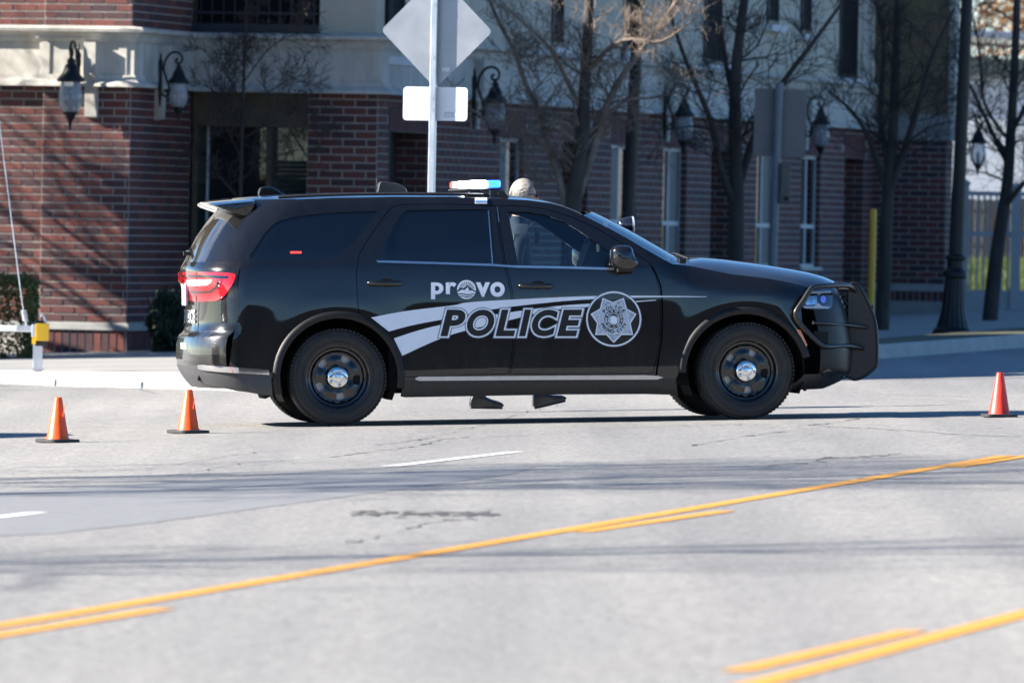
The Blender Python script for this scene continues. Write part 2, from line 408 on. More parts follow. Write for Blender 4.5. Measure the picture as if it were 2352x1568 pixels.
# ---- outlines read off the photograph
FD = [(1141,472),(1200,473),(1253,480),(1316,499),(1370,524),(1430,560),(1489,602),(1503,626),(1513,657),(1517,697),(1517,743),(1515,782),(1507,829),(1499,858),(1172,858),(1181,802),(1183,743),(1179,681),(1171,642),(1163,614),(1152,548)]
RD = [(1138,472),(1041,469),(980,469),(934,469),(908,472),(895,480),(868,517),(840,556),(824,587),(818,626),(820,670),(824,722)]
RD += [(778+151*math.cos(R_(a)), 866+151*math.sin(R_(a))) for a in range(-70, 1, 7)] + [(1168,858),(1177,802),(1179,743),(1175,681),(1167,642),(1159,614),(1148,548)]
FW = [(1168,487),(1214,488),(1253,495),(1292,509),(1331,532),(1371,560),(1402,581),(1424,600),(1420,613),(1380,613),(1191,609),(1180,550)]
RW = [(886,598),(884,575),(890,552),(906,518),(924,491),(934,484),(1041,482),(1121,482),(1126,545),(1130,605),(1000,601)]
QW = chaikin([(573,590),(581,575),(602,544),(625,517),(649,505),(700,494.5),(758,489.5),(830,486),(868,485),(862,495),(828,536),(805,564),(781,581),(758,592),(719,594.5),(640,594),(578,593)], 1)
ROOFE = [(560,474),(600,466),(650,460),(758,455),(900,452.5),(1041,453),(1156,457),(1214,460),(1260,466),(1292,474),(1320,485),(1339,494)]
APIL = [(1339,494),(1370,510),(1400,525),(1440,547),(1470,565),(1510,588),(1544,606)]
BACK = [(602,466),(590,498),(572,540),(556,590),(548,640),(542,700),(538,760),(532,800),(526,842)]
sill_y = lambda x: 872+(x-930)*-0.006
body_out = ROOFE + APIL[1:] + [(1489,604)] + [(1492,606)]
# body side: everything around the doors, from the A-pillar to the tail
side_out = [(602,466)] + ROOFE[2:] + APIL[1:] + [(1496,612),(1505,628),(1516,657),(1520,697),(1520,743),(1518,782),(1510,829),(1504,872),(929,876)]
arch_r = [(778+151*math.cos(R_(a)), 866+151*math.sin(R_(a))) for a in range(0, -181, -6)]
side_out += arch_r + [(622,872),(615,852)] + [(526,842)] + list(reversed(BACK))[1:-1]
panel('body_side', side_out, PAINT, suv, holes=[FD, RD, QW], gap=0.0015)
panel('front_door', FD, PAINT, suv, holes=[FW], gap=0.003)
panel('rear_door', RD, PAINT, suv, holes=[RW], gap=0.003)
arch_f = [(1712+153*math.cos(R_(a)), 858+153*math.sin(R_(a))) for a in range(180, 331, 6)]
fend = [(1544,606),(1562,608),(1592,612),(1640,622),(1682,630),(1720,634),(1760,639),(1800,645),(1834,653),(1850,658),(1846,674),(1840,700),(1842,730),(1846,772)] + list(reversed(arch_f)) + [(1552,872),(1508,872),(1513,829),(1521,782),(1523,743),(1523,697),(1519,657),(1508,628),(1499,612),(1493,604),(1518,597)]
panel('front_fender', fend, PAINT, suv, gap=0.0015)
# dark backing behind the shut lines
for nm, ln in (('shut_line_backing', FD), ('shut_line_backing', RD)):
    q = SP(chaikin(ln, 1)); a = offset_poly(q, .02); b = offset_poly(q, -.02); n = len(a)
    for sg in (-1, 1):
        vs = [(p[0], sg*(V(p[0], p[1])-.022), p[1]) for p in a+b]; fs = [(i, (i+1) % n, n+(i+1) % n, n+i) for i in range(n)]
        obj(nm, vs, fs, DARK, suv)
# glazing
fg = panel('front_window', offset_poly(FW, -3), GLASSF, suv, off=-.012, flange=0)
panel('rear_door_window', offset_poly(RW, -3), PRIV, suv, off=-.008, flange=0)
panel('quarter_window', offset_poly(QW, -3), PRIV, suv, off=-.007, flange=0)
# trims on the side
belt = [(864,598),(886,598.5),(1000,602),(1131,606),(1162,609),(1190,610),(1300,612),(1410,615),(1411,620),(1300,617),(1190,615),(1131,611),(1000,607),(886,603.5),(868,603)]
panel('window_trim', belt, SATIN, suv, off=.004, flange=.006, grid=.03)
panel('window_trim', [(866,596),(876,572),(890,545),(893,547),(884,575),(886,599),(868,600)], mat('piano black trim', (.004,.004,.005), .1, coat=1, var=.2, scale=5), suv, off=.004, flange=.006, grid=.03)
panel('pillar_trim', [(1120.5,483),(1123,483),(1132.5,605),(1130,605)], SATIN, suv, off=.003, flange=.004, grid=.03)
panel('pillar_trim', [(1141.5,475),(1143,475),(1147,510),(1145,510)], SATIN, suv, off=.003, flange=.004, grid=.03)
strip = [(953,868),(962,864.5),(1100,863.5),(1300,862),(1480,861),(1512,862.5),(1523,866.5),(1510,870.5),(1300,871.5),(1100,873),(962,874),(954,871.5)]
panel('sill_trim', strip, SATIN, suv, off=.014, flange=.02, grid=.03)
rock = [(927,874),(1100,873),(1300,871.5),(1552,870),(1557,906),(1480,904),(1300,905),(1100,908.5),(930,911.5),(921,909)]
panel('rocker_panel', rock, PLAST, suv, off=.004, flange=.04)
# wheel arch flares
def flare(cx, cy, r0, r1, a0, a1):
    n = 36; A = [a0+(a1-a0)*k/n for k in range(n+1)]
    prof = [(r1, .0), (r1-3, .016), (r1-9, .022), (r0+6, .020), (r0, .012), (r0, -.10)]
    for sg in (1, -1):
        vs = []
        for a in A:
            for r, o in prof:
                p = side(cx+r*math.cos(R_(a)), cy+r*math.sin(R_(a))); vs.append((p[0], -sg*(V(p[0], p[1])+o), p[1]))
        k = len(prof); fs = [(i*k+j, i*k+j+1, (i+1)*k+j+1, (i+1)*k+j) if sg > 0 else (i*k+j, (i+1)*k+j, (i+1)*k+j+1, i*k+j+1) for i in range(n) for j in range(k-1)]
        obj('wheel_arch_flare', vs, fs, FLARE, suv, autosmooth=50)
flare(778, 866, 135, 152, 10, -196)
flare(1712, 858, 137, 154, 181, 345)
# wheel wells and floor pan
for cu in (0, WB):
    for sg in (-1, 1):
        n = 24; vs = []; fs = []
        for k in range(n+1):
            a = R_(-25+230*k/n)
            for y in (.45, .93): vs.append((cu+.455*math.cos(a), sg*y, .385+.455*math.sin(a)))
        fs = [(2*k, 2*k+1, 2*k+3, 2*k+2) for k in range(n)]
        c = len(vs); vs.append((cu, sg*.45, .38)); fs += [(2*k, 2*k+2, c) for k in range(n)]
        obj('wheel_well', vs, fs, DARK, suv, smooth=True)
mb = MB()
mb.box((1.55, 0, .42), (2.3, 1.70, .30)); mb.box((-.68, 0, .50), (.5, 1.5, .30)); mb.box((3.72, 0, .48), (.42, 1.3, .36)); mb.box((1.5, 0, .56), (4.6, .95, .36))
mb.tube([(-.2,.35,.30),(1.4,.38,.27),(2.6,.3,.28)], .04, 8); mb.tube([(0,-.8,.37),(0,.8,.37)], .05, 8); mb.tube([(WB,-.8,.37),(WB,.8,.37)], .04, 8)
mb.build('floor_pan', DARK, suv)
mb = MB(); mb.box((3.55, -.52, .25), (.22, .04, .012)); mb.box((3.47, -.52, .29), (.012, .04, .09)); mb.box((3.655, -.52, .285), (.02, .04, .16)); mb.box((3.56, -.52, .30), (.012, .04, .1))
mb.build('tow_bracket', PLAST, suv)

# ---- roof, screen, bonnet
def edge3(pts): return [(q[0], V(q[0], q[1]), q[1]) for q in SP(pts)]
ROOFC = [(560,455.5),(600,451.5),(650,448),(758,444),(900,441.5),(1041,442),(1156,446),(1214,450),(1260,457),(1292,464.5),(1320,474.5),(1339,482)]
E = edge3(ROOFE); C = [at_v(p[0]-34, p[1], 0) for p in ROOFC]
crossloft('roof', E, C, DUSTY, suv, 22, 2.6)
SCRC = [(1339,482),(1372,497),(1400,512),(1440,533),(1470,550),(1510,573),(1548,594)]
Es = edge3(APIL); Cs = [at_v(p[0]+14, p[1]+3, 0) for p in SCRC]
crossloft('windscreen', Es, Cs, GLASSW, suv, 22, 2.2, -.955, .955)
for a, b in ((-1.0, -.955), (.955, 1.0)):
    crossloft('a_pillar_cover', Es, Cs, PAINT, suv, 3, 2.2, a, b)
HOODE = [(1544,606),(1562,608),(1592,612),(1640,622),(1682,630),(1720,634),(1760,639),(1800,645),(1834,653),(1862,662),(1884,676)]
HOODC = [(1548,596),(1566,591.5),(1592,589),(1640,593),(1682,598.5),(1720,603.5),(1760,609.5),(1800,616),(1838,623),(1874,633.5),(1897,643)]
Eh = edge3(HOODE); Ch = [at_v(p[0]+6, p[1]+1, 0) for p in HOODC]
crossloft('bonnet', Eh, Ch, DUSTY, suv, 22, 3.2)
mb = MB()
cw = at_v(1560, 594, 0)
for i in range(9):
    q = -0.66+i*.165; mb.box((cw[0]-.03-.12*q*q, q, cw[1]+.0-.03*q*q), (.05, .17, .02))
mb.tube([(cw[0]-.02,-.62,cw[1]+.0),(cw[0]-.06,-.30,cw[1]+.035),(cw[0]-.12,.1,cw[1]+.05)], .009, 6); mb.tube([(cw[0]-.02,-.05,cw[1]+.01),(cw[0]-.05,.3,cw[1]+.035),(cw[0]-.12,.6,cw[1]+.045)], .009, 6)
mb.build('wiper_cowl', PLAST, suv)
# roof rails
for sg in (-1, 1):
    pts = []
    for x, y in ((640,452),(758,446.5),(900,444),(1041,445),(1110,447)):
        q = at_v(x, y, .66); pts.append((q[0], sg*.645, q[1]-.004))
    MB().tube(catmull(pts, 5), .012, 8).build('roof_rail', PLAST, suv, auto=50)

# ---- tail and nose surfaces
def endcap(name, ws, m, tail=True, th0=.62, off=-.0012, nth=64, th1=None):
    th1 = math.pi-th0 if th1 is None else th1
    vs = []; n = nth+1
    for w_ in ws:
        for k in range(n):
            th = th0+(th1-th0)*k/nth; c, s_ = math.cos(th), math.sin(th)
            if tail: L = LTT(w_); u = UCT(w_)+L-L*s_; ex = 2/3.5; vm = V(UCT(w_)+L+.02, w_)
            else: L = LN; u = UFT(w_)-L+L*s_; ex = 2/3.0; vm = V(UFT(w_)-L-.02, w_)
            v = math.copysign(max(0, V(u, w_)+off), c); vs.append((u, -v, w_))
    fs = [(i*n+k, i*n+k+1, (i+1)*n+k+1, (i+1)*n+k) for i in range(len(ws)-1) for k in range(nth)]
    if not tail: fs = [tuple(reversed(f)) for f in fs]
    o = obj(name, vs, fs, m, suv, autosmooth=40); return o
fr = lambda a, b, n: [a+(b-a)*k/n for k in range(n+1)]
endcap('rear_bumper', fr(.30, .475, 10), GREYP, th0=.25)
endcap('rear_bumper_cover', fr(.56, .742, 16), DUSTY, th0=.2, nth=90)
endcap('rear_bumper_cover', fr(.475, .56, 6), PAINT, th0=.2, nth=90)
endcap('tailgate', fr(.742, 1.262, 34), mat('tailgate paint', (.005,.005,.0055), .25, coat=1.0, spec=.15, col2=(.018,.016,.014), scale=5, rvar=.1), th0=.2, nth=90)
endcap('rear_pillar', fr(1.262, 1.73, 22), PAINT, th0=.2, th1=1.0, nth=24); endcap('rear_pillar', fr(1.262, 1.73, 22), PAINT, th0=math.pi-1.0, th1=math.pi-.2, nth=24)
endcap('rear_window', fr(1.262, 1.70, 14), mat('dusty rear glass', (.010,.010,.010), .12, col2=(.085,.078,.068), scale=5, coat=1, stretch=(1, 5, .6), rvar=.1), th0=.985)
endcap('front_bumper', fr(.24, 1.0, 26), mat('bumper black', (.006,.006,.0065), .38, var=.3, scale=12, spec=.25), tail=False, th0=.45)
endcap('front_bumper_lip', fr(.22, .34, 4), PLAST, tail=False, th0=.25, off=.006)
# lower rear bumper returning to the wheel arch, with its bright strip
panel('rear_bumper_side', [(462,838),(540,844),(617,851),(622,862),(626,908),(600,905),(540,894),(463,880),(455,862)], GREYP, suv, off=.006, flange=.03)
panel('bumper_strip', [(459,837.5),(470,836.5),(540,843),(617,849),(618,860.5),(540,856),(470,848),(460,844.5)], CHROME, suv, off=.022, flange=.02, grid=.03)
mb = MB()
q = side(445, 862); M4 = Matrix.Translation((q[0]+.05, -.62, q[1]+.005)) @ Matrix.Rotation(R_(90), 4, 'Y')
mb.lathe([(.0, .16), (.046, .16), (.046, -.03), (.040, -.03), (.040, .10), (.0, .10)], 20, M4); mb.build('exhaust_tip', DARK, suv, auto=40)
# spoiler
sp = [at_v(x-8, y, .25) for x, y in ((479,464.5),(490,461.5),(525,457.5),(573,453.0),(577,461),(560,489),(545,488),(520,480),(497,472),(484,467.5))]
vs = []; fs = []
prof_ = [(-.66, .55), (-.655, .9), (-.62, 1.0), (-.4, 1.04), (0, 1.06), (.4, 1.04), (.62, 1.0), (.655, .9), (.66, .55)]
cu_ = sum(p[0] for p in sp)/len(sp); cw_ = sum(p[1] for p in sp)/len(sp); n = len(sp)
for y, k in prof_: vs += [(cu_+(p[0]-cu_)*k+.06*(y/.66)**2*0.5, y, cw_+(p[1]-cw_)*k-.03*(y/.66)**2) for p in sp]
for i in range(len(prof_)-1): fs += [(i*n+j, i*n+(j+1) % n, (i+1)*n+(j+1) % n, (i+1)*n+j) for j in range(n)]
fs += [tuple(range(n-1, -1, -1)), tuple((len(prof_)-1)*n+j for j in range(n))]
o = obj('spoiler', vs, fs, PAINT, suv)
bm = bmesh.new(); bm.from_mesh(o.data); bmesh.ops.recalc_face_normals(bm, faces=bm.faces); bm.to_mesh(o.data); bm.free(); o.data.polygons.foreach_set('use_smooth', [True]*len(o.data.polygons)); o.data.set_sharp_from_angle(angle=R_(38))
mb = MB(); a = at_v(438, 582, -.1); mb.tube([(a[0]-.0, -.0, a[1]), (a[0]-.03, .05, a[1]+.01), (a[0]+.02, .2, a[1]+.04), (a[0]+.09, .45, a[1]+.14)], [.016, .016, .010, .006], 6)
mb.box((a[0]-.02, 0, a[1]), (.09, .05, .03)); mb.build('rear_wiper', PLAST, suv)
# tail lamp (near side and its mirror twin)
TL = chaikin([(409,626),(414,624.5),(455,625),(500,626),(538,628),(543,633),(536,652),(520,676),(506,690),(480,692),(440,692.5),(433,685),(427,668),(421,652),(409,648)], 1)
def lamp(name, pts, m, off, parent=None, grid=.02): return panel(name, pts, m, suv, off=off, flange=.012, grid=grid)
lamp('tail_lamp', TL, REDL, .010)
lamp('tail_lamp_band', [(418,630.5),(455,631),(526,634),(524,640),(510,640),(455,637),(420,637)], SMOKE, .0125)
lamp('reversing_lamp', [(429,641),(452,641.5),(490,642),(487,650),(478,655),(455,656),(434,656)], CLEARL, .013)
lamp('tail_lamp_inset', [(501,640.5),(514,641),(506,660),(496,672),(480,678),(445,680),(440,672),(436,660),(455,660.5),(492,659),(499,651)], REDD, .0125)
panel('tailgate_gap', [(453.5,624),(455,624),(455,700),(452,760),(450.5,760),(453.5,700)], DARK, suv, off=.012, flange=0, grid=.02)
lamp('tail_lamp_bar', [(441,668),(455,669),(485,668),(497,658),(503,646),(506,647),(499,662),(487,671.5),(455,672.5),(443,671.5)], SMOKE, .0145)
# tailgate lettering, plate and number
def on_side_text(name, body, box, m, off, base_off=0.0, shear=0.0, space=1.0, thick=0.0, grid=.25):
    v0, _ = text_2d(body, shear, 0.0, space); x0, x1 = min(p.x for p in v0), max(p.x for p in v0); y0, y1 = min(p.y for p in v0), max(p.y for p in v0)
    v, t = text_2d(body, shear, thick, space, grid)
    X0, Y0, X1, Y1 = box
    q = [side(X0+(p.x-x0)/(x1-x0)*(X1-X0), Y1+(p.y-y0)/(y1-y0)*(Y0-Y1)) for p in v]
    return surf(name, q, t, m, suv, off)
on_side_text('tailgate_lettering', 'POLICE', (423.5,712,449.5,741), DECW, .010, thick=.03, space=.95)
on_side_text('tailgate_lettering', 'POLICE', (423.5,712,449.5,741), DECK, .013, thick=-.02, space=.95)
panel('unit_number_plate', [(416,787),(428.5,788),(429,802),(416.5,801)], DECW, suv, off=.004, flange=0, grid=.02, both=False)
on_side_text('unit_number', '4152', (417.2,790,427.8,799), DECG, .006, thick=.02)
a = at_v(421, 676, .12)
mb = MB(); mb.box((a[0]+.022, 0, a[1]), (.014, .32, .17)); mb.build('licence_plate', mat('licence plate', (.62,.66,.72), .35, col2=(.2,.3,.5), scale=9), suv)

# ---- livery
U1 = [(852,729),(934,714),(1041,701),(1078,694),(1214,686),(1347,680.3),(1470,679.2),(1623,680.8)]; L1 = [(893,761),(953,745.5),(1041,729),(1136,709.5),(1253,695.5),(1347,687.5),(1468,683),(1623,682)]
U2 = [(904.6,777),(953,761),(1008,746.7),(1090,730),(1175,716.5),(1277,703),(1351,697.5),(1464,691),(1507,688.5)]; L2 = [(924,817),(973,794),(1016,776),(1066,760),(1167,736),(1222,722),(1277,711),(1351,704.5),(1464,693.5),(1507,690)]
panel('livery_stripe', catmull(U1, 5)+list(reversed(catmull(L1, 5))), DECW, suv, off=.0015, flange=0, both=True)
panel('livery_stripe', catmull(U2, 5)+list(reversed(catmull(L2, 5))), DECW, suv, off=.0015, flange=0, both=True)
LET = (('P', 1006.5, 1073), ('O', 1069, 1138.5), ('L', 1133.5, 1187.5), ('I', 1187.5, 1224), ('C', 1218, 1285), ('E', 1274.5, 1342))
for th, m_, of in ((.105, DECG, .0028), (.082, DECW, .0040), (.040, DECK, .0052)):
    for ch, X0, X1 in LET:
        v0, _ = text_2d(ch, .22, .082); x0, x1 = min(p.x for p in v0), max(p.x for p in v0); y0, y1 = min(p.y for p in v0), max(p.y for p in v0)
        v, t = text_2d(ch, .22, th, grid=.12)
        surf('police_lettering', [side(X0+(p.x-x0)/(x1-x0)*(X1-X0), 775.5+(p.y-y0)/(y1-y0)*(707.5-775.5)) for p in v], t, m_, suv, of)
on_side_text('city_lettering', 'pr', (992,650,1045.5,685.5), DECW, .0028, thick=.035, space=1.12)
on_side_text('city_lettering', 'vo', (1096,650,1157,679.5), DECW, .0028, thick=.035, space=1.12)
# sunrise roundel standing for the o
rc = (1071.4, 665.0)
panel('city_roundel', circle(*rc, 21.8, 40), DECW, suv, off=.0028, flange=0, grid=.03, both=False)
for k in range(11):
    a = R_(-165+150*k/10); c_, s_ = math.cos(a), math.sin(a)
    panel('roundel_ray', [(rc[0]+10*c_-.5*s_, rc[1]+9*s_+.5*c_), (rc[0]+18.5*c_-.9*s_, rc[1]+18.5*s_+.9*c_), (rc[0]+18.5*c_+.9*s_, rc[1]+18.5*s_-.9*c_), (rc[0]+10*c_+.5*s_, rc[1]+9*s_-.5*c_)], DECK, suv, off=.004, flange=0, both=False, grid=.03)
panel('roundel_hill', [(1050,667),(1058,660),(1064,662),(1073,655),(1082,662),(1092.5,668),(1092,671),(1083,666),(1079,669),(1074,659),(1066,667),(1062,664.5),(1050,671)], DECK, suv, off=.004, flange=0, both=False, grid=.03)
for dy in (0, 5):
    panel('roundel_wave', [(1052+dy,674+dy),(1062,673.5+dy),(1072,676+dy),(1090-dy,674+dy),(1089-dy,676+dy),(1072,678.5+dy),(1062,675.5+dy),(1053+dy,676.5+dy)], DECK, suv, off=.004, flange=0, both=False, grid=.03)
# badge
bc = (1409.5, 732.5)
ring = circle(*bc, 63.0, 72); panel('badge_disc', circle(*bc, 64.5, 64), DECG, suv, off=.0024, flange=0, both=True)
panel('badge_disc', circle(*bc, 63, 64), DECW, suv, off=.0034, flange=0, both=True); panel('badge_disc', circle(*bc, 59.5, 64), DECK, suv, off=.0044, flange=0, both=True)
star = [(1383.6,684),(1432.4,684),(1461.7,721),(1454,769),(1409.6,787.5),(1366.7,769),(1356.2,721)]
spt = []
for i in range(7):
    a = Vector(star[i]); b = Vector(star[(i+1) % 7]); m2 = (a+b)/2; c2 = Vector(bc); spt += [a, c2+(m2-c2)*(.80)]
panel('badge_star', spt, DECW, suv, off=.0054, flange=0, grid=.03)
sp2 = [Vector(bc)+(q-Vector(bc))*.93 for q in spt]; panel('badge_star', sp2, DECB, suv, off=.0062, flange=0, grid=.03)
for r, m_, of in ((36.5, DECG, .0068), (35.5, DECW, .0074), (34, mat('badge ring silver', (.45,.52,.60), .3, var=.12, scale=20), .0080), (22.8, DECW, .0086), (22, DECK, .0092), (14.5, DECB, .0098)):
    panel('badge_ring', circle(*bc, r, 48), m_, suv, off=of, flange=0, grid=.03, both=False)
def arc_text(name, body, r, a0, a1, h, m, off, flip=False, thick=.03):
    n = len(body)
    for i, ch in enumerate(body):
        if ch == ' ': continue
        a = R_(a0+(a1-a0)*(i+.5)/n); v, t = text_2d(ch, 0, thick)
        if not v: continue
        x0, x1 = min(p.x for p in v), max(p.x for p in v); sc = h/.73
        qs = []
        for p in v:
            lx = (p.x-(x0+x1)/2)*sc; ly = p.y*sc-h/2
            if flip: X = bc[0]+(r+(-ly))*math.cos(a)+lx*-math.sin(a)*-1*-1; Y = bc[1]+(r-ly)*math.sin(a)+lx*-math.cos(a)*-1*-1
            if flip:
                rad = Vector((math.cos(a), math.sin(a))); tan = Vector((math.sin(a), -math.cos(a)))
                P = Vector(bc)+rad*(r-ly)+tan*lx
            else:
                rad = Vector((math.cos(a), math.sin(a))); tan = Vector((-math.sin(a), math.cos(a)))
                P = Vector(bc)+rad*(r+ly)+tan*lx
            qs.append(side(P.x, P.y))
        surf(name, qs, t, m, suv, off)
arc_text('badge_lettering', 'POLICE', 28.7, -150, -30, 8.5, DECK, .0092)
arc_text('badge_lettering', 'PROVO CITY', 28.7, 160, 20, 8.0, DECK, .0092, flip=True)
arc_text('seal_lettering', 'THE GREAT SEAL OF THE STATE OF UTAH', 18.2, -245, 65, 4.2, DECW, .0100, thick=.02)
on_side_text('seal_lettering', '1896', (1405,749.5,1414,752.5), DECW, .0100)
panel('seal_emblem', [(1402,729),(1408,725),(1416,729),(1417,739),(1414,743),(1405,743),(1402,739)], DECW, suv, off=.0106, flange=0, grid=.03, both=False)
panel('seal_emblem', [(1398,727),(1404,722),(1409,720),(1415,722),(1420,727),(1414,725),(1409,723.5),(1404,725)], DECK, suv, off=.0110, flange=0, grid=.03, both=False)

# ---- handles, mirrors, lamps
for x0, y0 in ((846, 650), (1193, 656)):
    q0 = side(x0, y0); q1 = side(x0+76, y0+.5)
    pts = []
    for t in (0, .08, .3, .5, .7, .92, 1):
        u = q0[0]+(q1[0]-q0[0])*t; ww = q0[1]+(q1[1]-q0[1])*t; pts.append((u, -(V(u, ww)+(.006 if t in (0, 1) else .032)), ww))
    for sg in (1, -1):
        pp = [(p[0], p[1]*sg, p[2]) for p in pts]
        MB().tube(pp, [.016, .020, .020, .019, .020, .020, .014], 10).build('door_handle', PAINT, suv, auto=60)
    c2 = side(x0+42, y0-.5)
    panel('handle_recess', circle(x0+42, y0-1, 18, 24, ry=10), DARK, suv, off=.0012, flange=0, grid=.03)
def mirror(sg):
    pts = [(1401,577),(1404,568),(1412,562.5),(1440,562.5),(1450,568),(1454,582),(1460,596),(1466,604),(1464,614),(1452,621.5),(1430,622),(1408,613),(1401,603)]
    p2 = [at_v(x, y, 1.06) for x, y in chaikin(pts, 1)]; n = len(p2)
    cu_ = sum(p[0] for p in p2)/n; cw_ = sum(p[1] for p in p2)/n
    vs = []; sec = [(.925, .55, .02), (.95, .8, .01), (1.0, .97, 0), (1.06, 1.0, 0), (1.12, .95, 0), (1.155, .78, 0), (1.17, .4, 0)]
    for y, k, dd in sec: vs += [(cu_+(p[0]-cu_)*k+dd, -sg*y, cw_+(p[1]-cw_)*k) for p in p2]
    fs = [(i*n+j, i*n+(j+1) % n, (i+1)*n+(j+1) % n, (i+1)*n+j) for i in range(len(sec)-1) for j in range(n)] + [tuple(range(n)), tuple((len(sec)-1)*n+j for j in range(n))]
    mbm = MB(); mbm.add(vs, fs); o = mbm.build('door_mirror', PAINT, suv, auto=60)
    mb2 = MB(); mb2.box((cu_-.085, -sg*1.05, cw_+.015), (.006, .17, .11)); g = mb2.build('mirror_glass', mat('mirror glass', (.8,.82,.85), .02, 1.0, var=.02), o)
    mb3 = MB(); mb3.box((cu_+.02, -sg*.93, cw_-.09), (.12, .14, .035)); mb3.build('mirror_arm', PLAST, o)
mirror(1); mirror(-1)
# headlamp
HL = [(1846,672),(1852,668),(1880,667),(1908,667.5),(1910,690),(1907,711),(1880,712),(1842,709),(1841,700)]
lamp('headlamp', chaikin(HL, 1), SMOKE, .012)
lamp('headlamp_signature', [(1850,672),(1906,670),(1905,675.5),(1884,676),(1878,680),(1872,676),(1852,677)], CLEARL, .0145)
lamp('headlamp_signature', [(1843,703.5),(1866,704),(1876,696),(1886,704),(1902,705),(1901,709),(1844,708)], CLEARL, .0145)
lamp('headlamp_reflector', [(1856,680),(1874,680),(1874,698),(1866,700),(1850,701),(1848,698)], mat('lamp reflector', (.5,.5,.52), .08, 1.0, var=.4, scale=25), .0140)
lamp('headlamp_projector', circle(1888, 689, 6.5, 24, ry=8), mat('headlamp lens with blue reflection', (.16,.20,.40), .05, coat=1, var=.5, scale=60, emit=(.05,.10,1.0), estr=.10), .0145)  # blue tint and faint glow paint a reflection into the lens
panel('side_marker', [(1828,756),(1838,758),(1853,792),(1851,797),(1846,794)], AMBER, suv, off=.008, flange=.01, grid=.02)
lamp('fog_lamp_vent', [(1868,760),(1902,762),(1900,790),(1872,788)], DARK, .006)
lamp('bumper_chin', [(1884,856),(1900,846),(1925,858),(1945,866),(1890,866)], PAINT, .006)
mb = MB()
for k in range(7): mb.box((UFT(.78)-.005, 0, .62+.05*k), (.03, 1.0-.05*k, .012))
mb.build('grille', PLAST, suv)
panel('window_strobe', [(667,577),(692.5,577),(692.5,581.5),(667,581.5)], mat('red strobe', (.3,.01,.01), .4, emit=(1,.04,.03), estr=1.0, var=.4, scale=300), suv, off=-.004, flange=0, grid=.02)

# driver's spotlight on the far pillar
a = at_v(1439, 517, -.80); q = MB(); q.lathe([(0, -.075), (.028, -.068), (.048, -.045), (.060, -.01), (.064, .03), (.066, .045)], 24, Matrix.Translation((a[0], .80, a[1])) @ Matrix.Rotation(R_(90), 4, 'Y') @ Matrix.Rotation(R_(0), 4, 'X'), False)
spt_ = q.build('spotlight', mat('black chrome', (.10,.105,.11), .12, .9, var=.2, scale=8), suv, smooth=True)
q = MB(); q.lathe([(.067, .04), (.069, .052), (.06, .058), (0, .06)], 24, Matrix.Translation((a[0], .80, a[1])) @ Matrix.Rotation(R_(90), 4, 'Y')); q.build('spotlight_lens', CLEARL, spt_, auto=40)
q = MB(); q.tube([(a[0]-.01, .80, a[1]-.05), (a[0]-.03, .79, a[1]-.12), (a[0]-.05, .76, a[1]-.2)], .018, 8); q.build('spotlight_arm', PLAST, spt_, auto=50)

